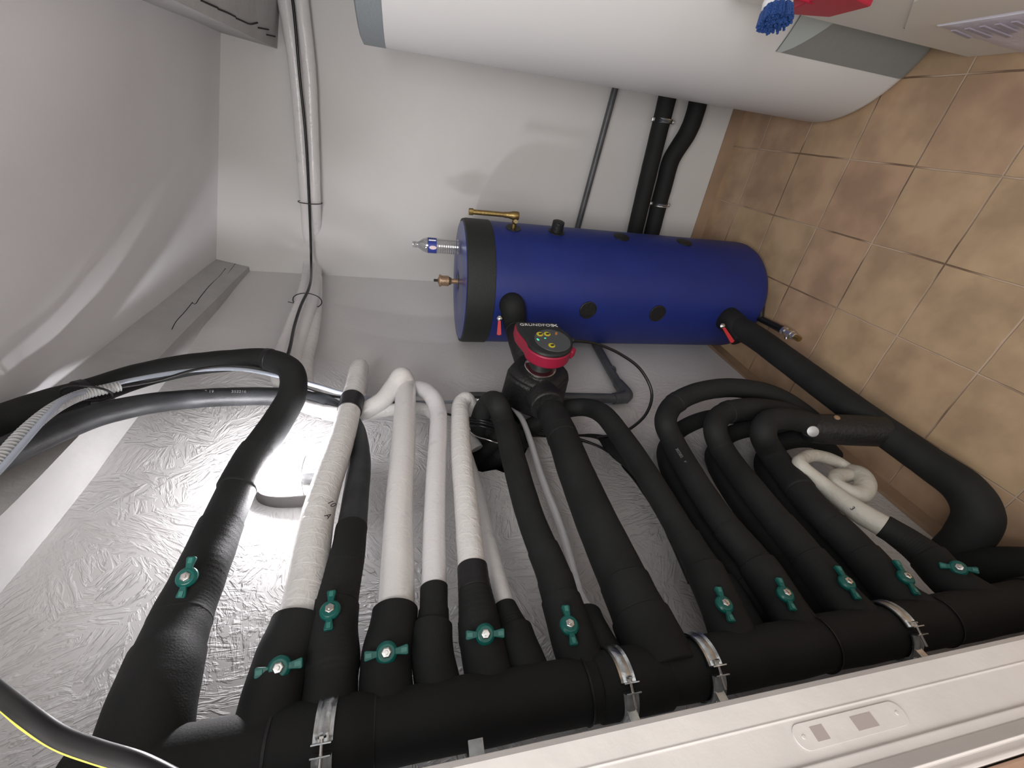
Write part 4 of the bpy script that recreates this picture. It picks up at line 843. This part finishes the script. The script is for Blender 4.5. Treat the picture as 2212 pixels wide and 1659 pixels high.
for j in range(len(lv)-1):
    for i in range(NP): fs.append((j*NP+i, j*NP+(i+1) % NP, (j+1)*NP+(i+1) % NP, (j+1)*NP+i))
fs.append(tuple((len(lv)-1)*NP+i for i in range(NP)))
B().add(vs, fs, ML).build('glass_globe', glass, lamp)
B().lathe([(.011, -.012), (.022, .0), (.029, .022), (.030, .038), (.024, .056), (.010, .066)], 24, frame(LP+V((.052, 0, -.005)), V((1, 0, 0)), V((0, 0, 1)))).build('bulb', bulb_m, lamp)
B().lathe([(.014, -.055), (.016, -.05), (.016, -.012), (.013, -.010)], 20, frame(LP+V((.052, 0, -.005)), V((1, 0, 0)), V((0, 0, 1)))).build('socket', dark_pl, lamp)
gp_ = [ML @ V((x, y, .03)) for x, y in oval(.099, .050)]; gp_.append(gp_[0])
gd = tube('wire_guard', [(p, .0018) for p in gp_], steel, lamp, 8, 2)
tube('guard_wire', [(ML @ V((-.03, .050*c_, z_)), .0016) for c_, z_ in ((1, .04), (.98, .08), (.7, .108), (0, .116), (-.7, .108), (-.98, .08), (-1, .04))], steel, gd, 8, 4)
B().lathe([(.008, 0), (.008, .003), (.004, .003), (.004, 0)], 16, frame(ML @ V((-.01, -.056, .022)), V((0, 0, 1)), V((0, -1, 0))), False).build('latch_ring', steel, lamp)

# ------------------------------------------------------------------ handwriting
def on_pipe(px, py, r, body, size, m, name, parent_label, xdir, sq=1.0):
    par = [o for o in C.objects if o.get('label') == parent_label][0]
    n_ = (EYE-ax(px, py, X)); yv = V((0, 1, 0)); n_ = (n_-yv*n_.dot(yv)).normalized()
    P = ax(px, py, X)+n_*(r+.002)
    P2 = apl(px+xdir[0], py+xdir[1], P, n_); text(body, size, frame(P, P2-P, n_), m, name, par, squash=sq)
L1 = 'white taped pipe with a black ring and handwritten mark, highest white one'
on_pipe(704, 1140, .038, 'A', .020, ink, 'handwriting', L1, (20, -10))
on_pipe(712, 1113, .038, '10', .020, ink, 'handwriting', L1, (20, -8))
L2 = 'black looping pipe with a printed number, outermost of the nested loops'
on_pipe(1478, 992, .039, '302502', .013, txt_g, 'printed_number', L2, (10, 20))
on_pipe(1492, 1012, .039, '61', .010, txt_g, 'printed_number', L2, (10, 20))
on_pipe(1502, 1024, .039, '61', .010, txt_g, 'printed_number', L2, (10, 20))

par = [o for o in C.objects if o.get('label') == 'thinner black hose running behind the first one up to the ceiling'][0]
for px0, body in ((452, '18 19'), (520, '252216')):
    c0 = ad(px0, 857, 1.325 if px0 < 500 else 1.37); c1 = ad(px0+60, 857, 1.36 if px0 < 500 else 1.40); t_ = (c1-c0).normalized(); n_ = (EYE-c0).normalized()-RY*.55; n_ = (n_-t_*n_.dot(t_)).normalized()
    text(body, .013, frame(c0+n_*.034, t_, n_), txt_g, 'printed_number', par)
on_pipe(1850, 1106, .031, '3', .018, ink, 'handwriting', 'white pipe curling into a small coil near the floor', (12, 10))
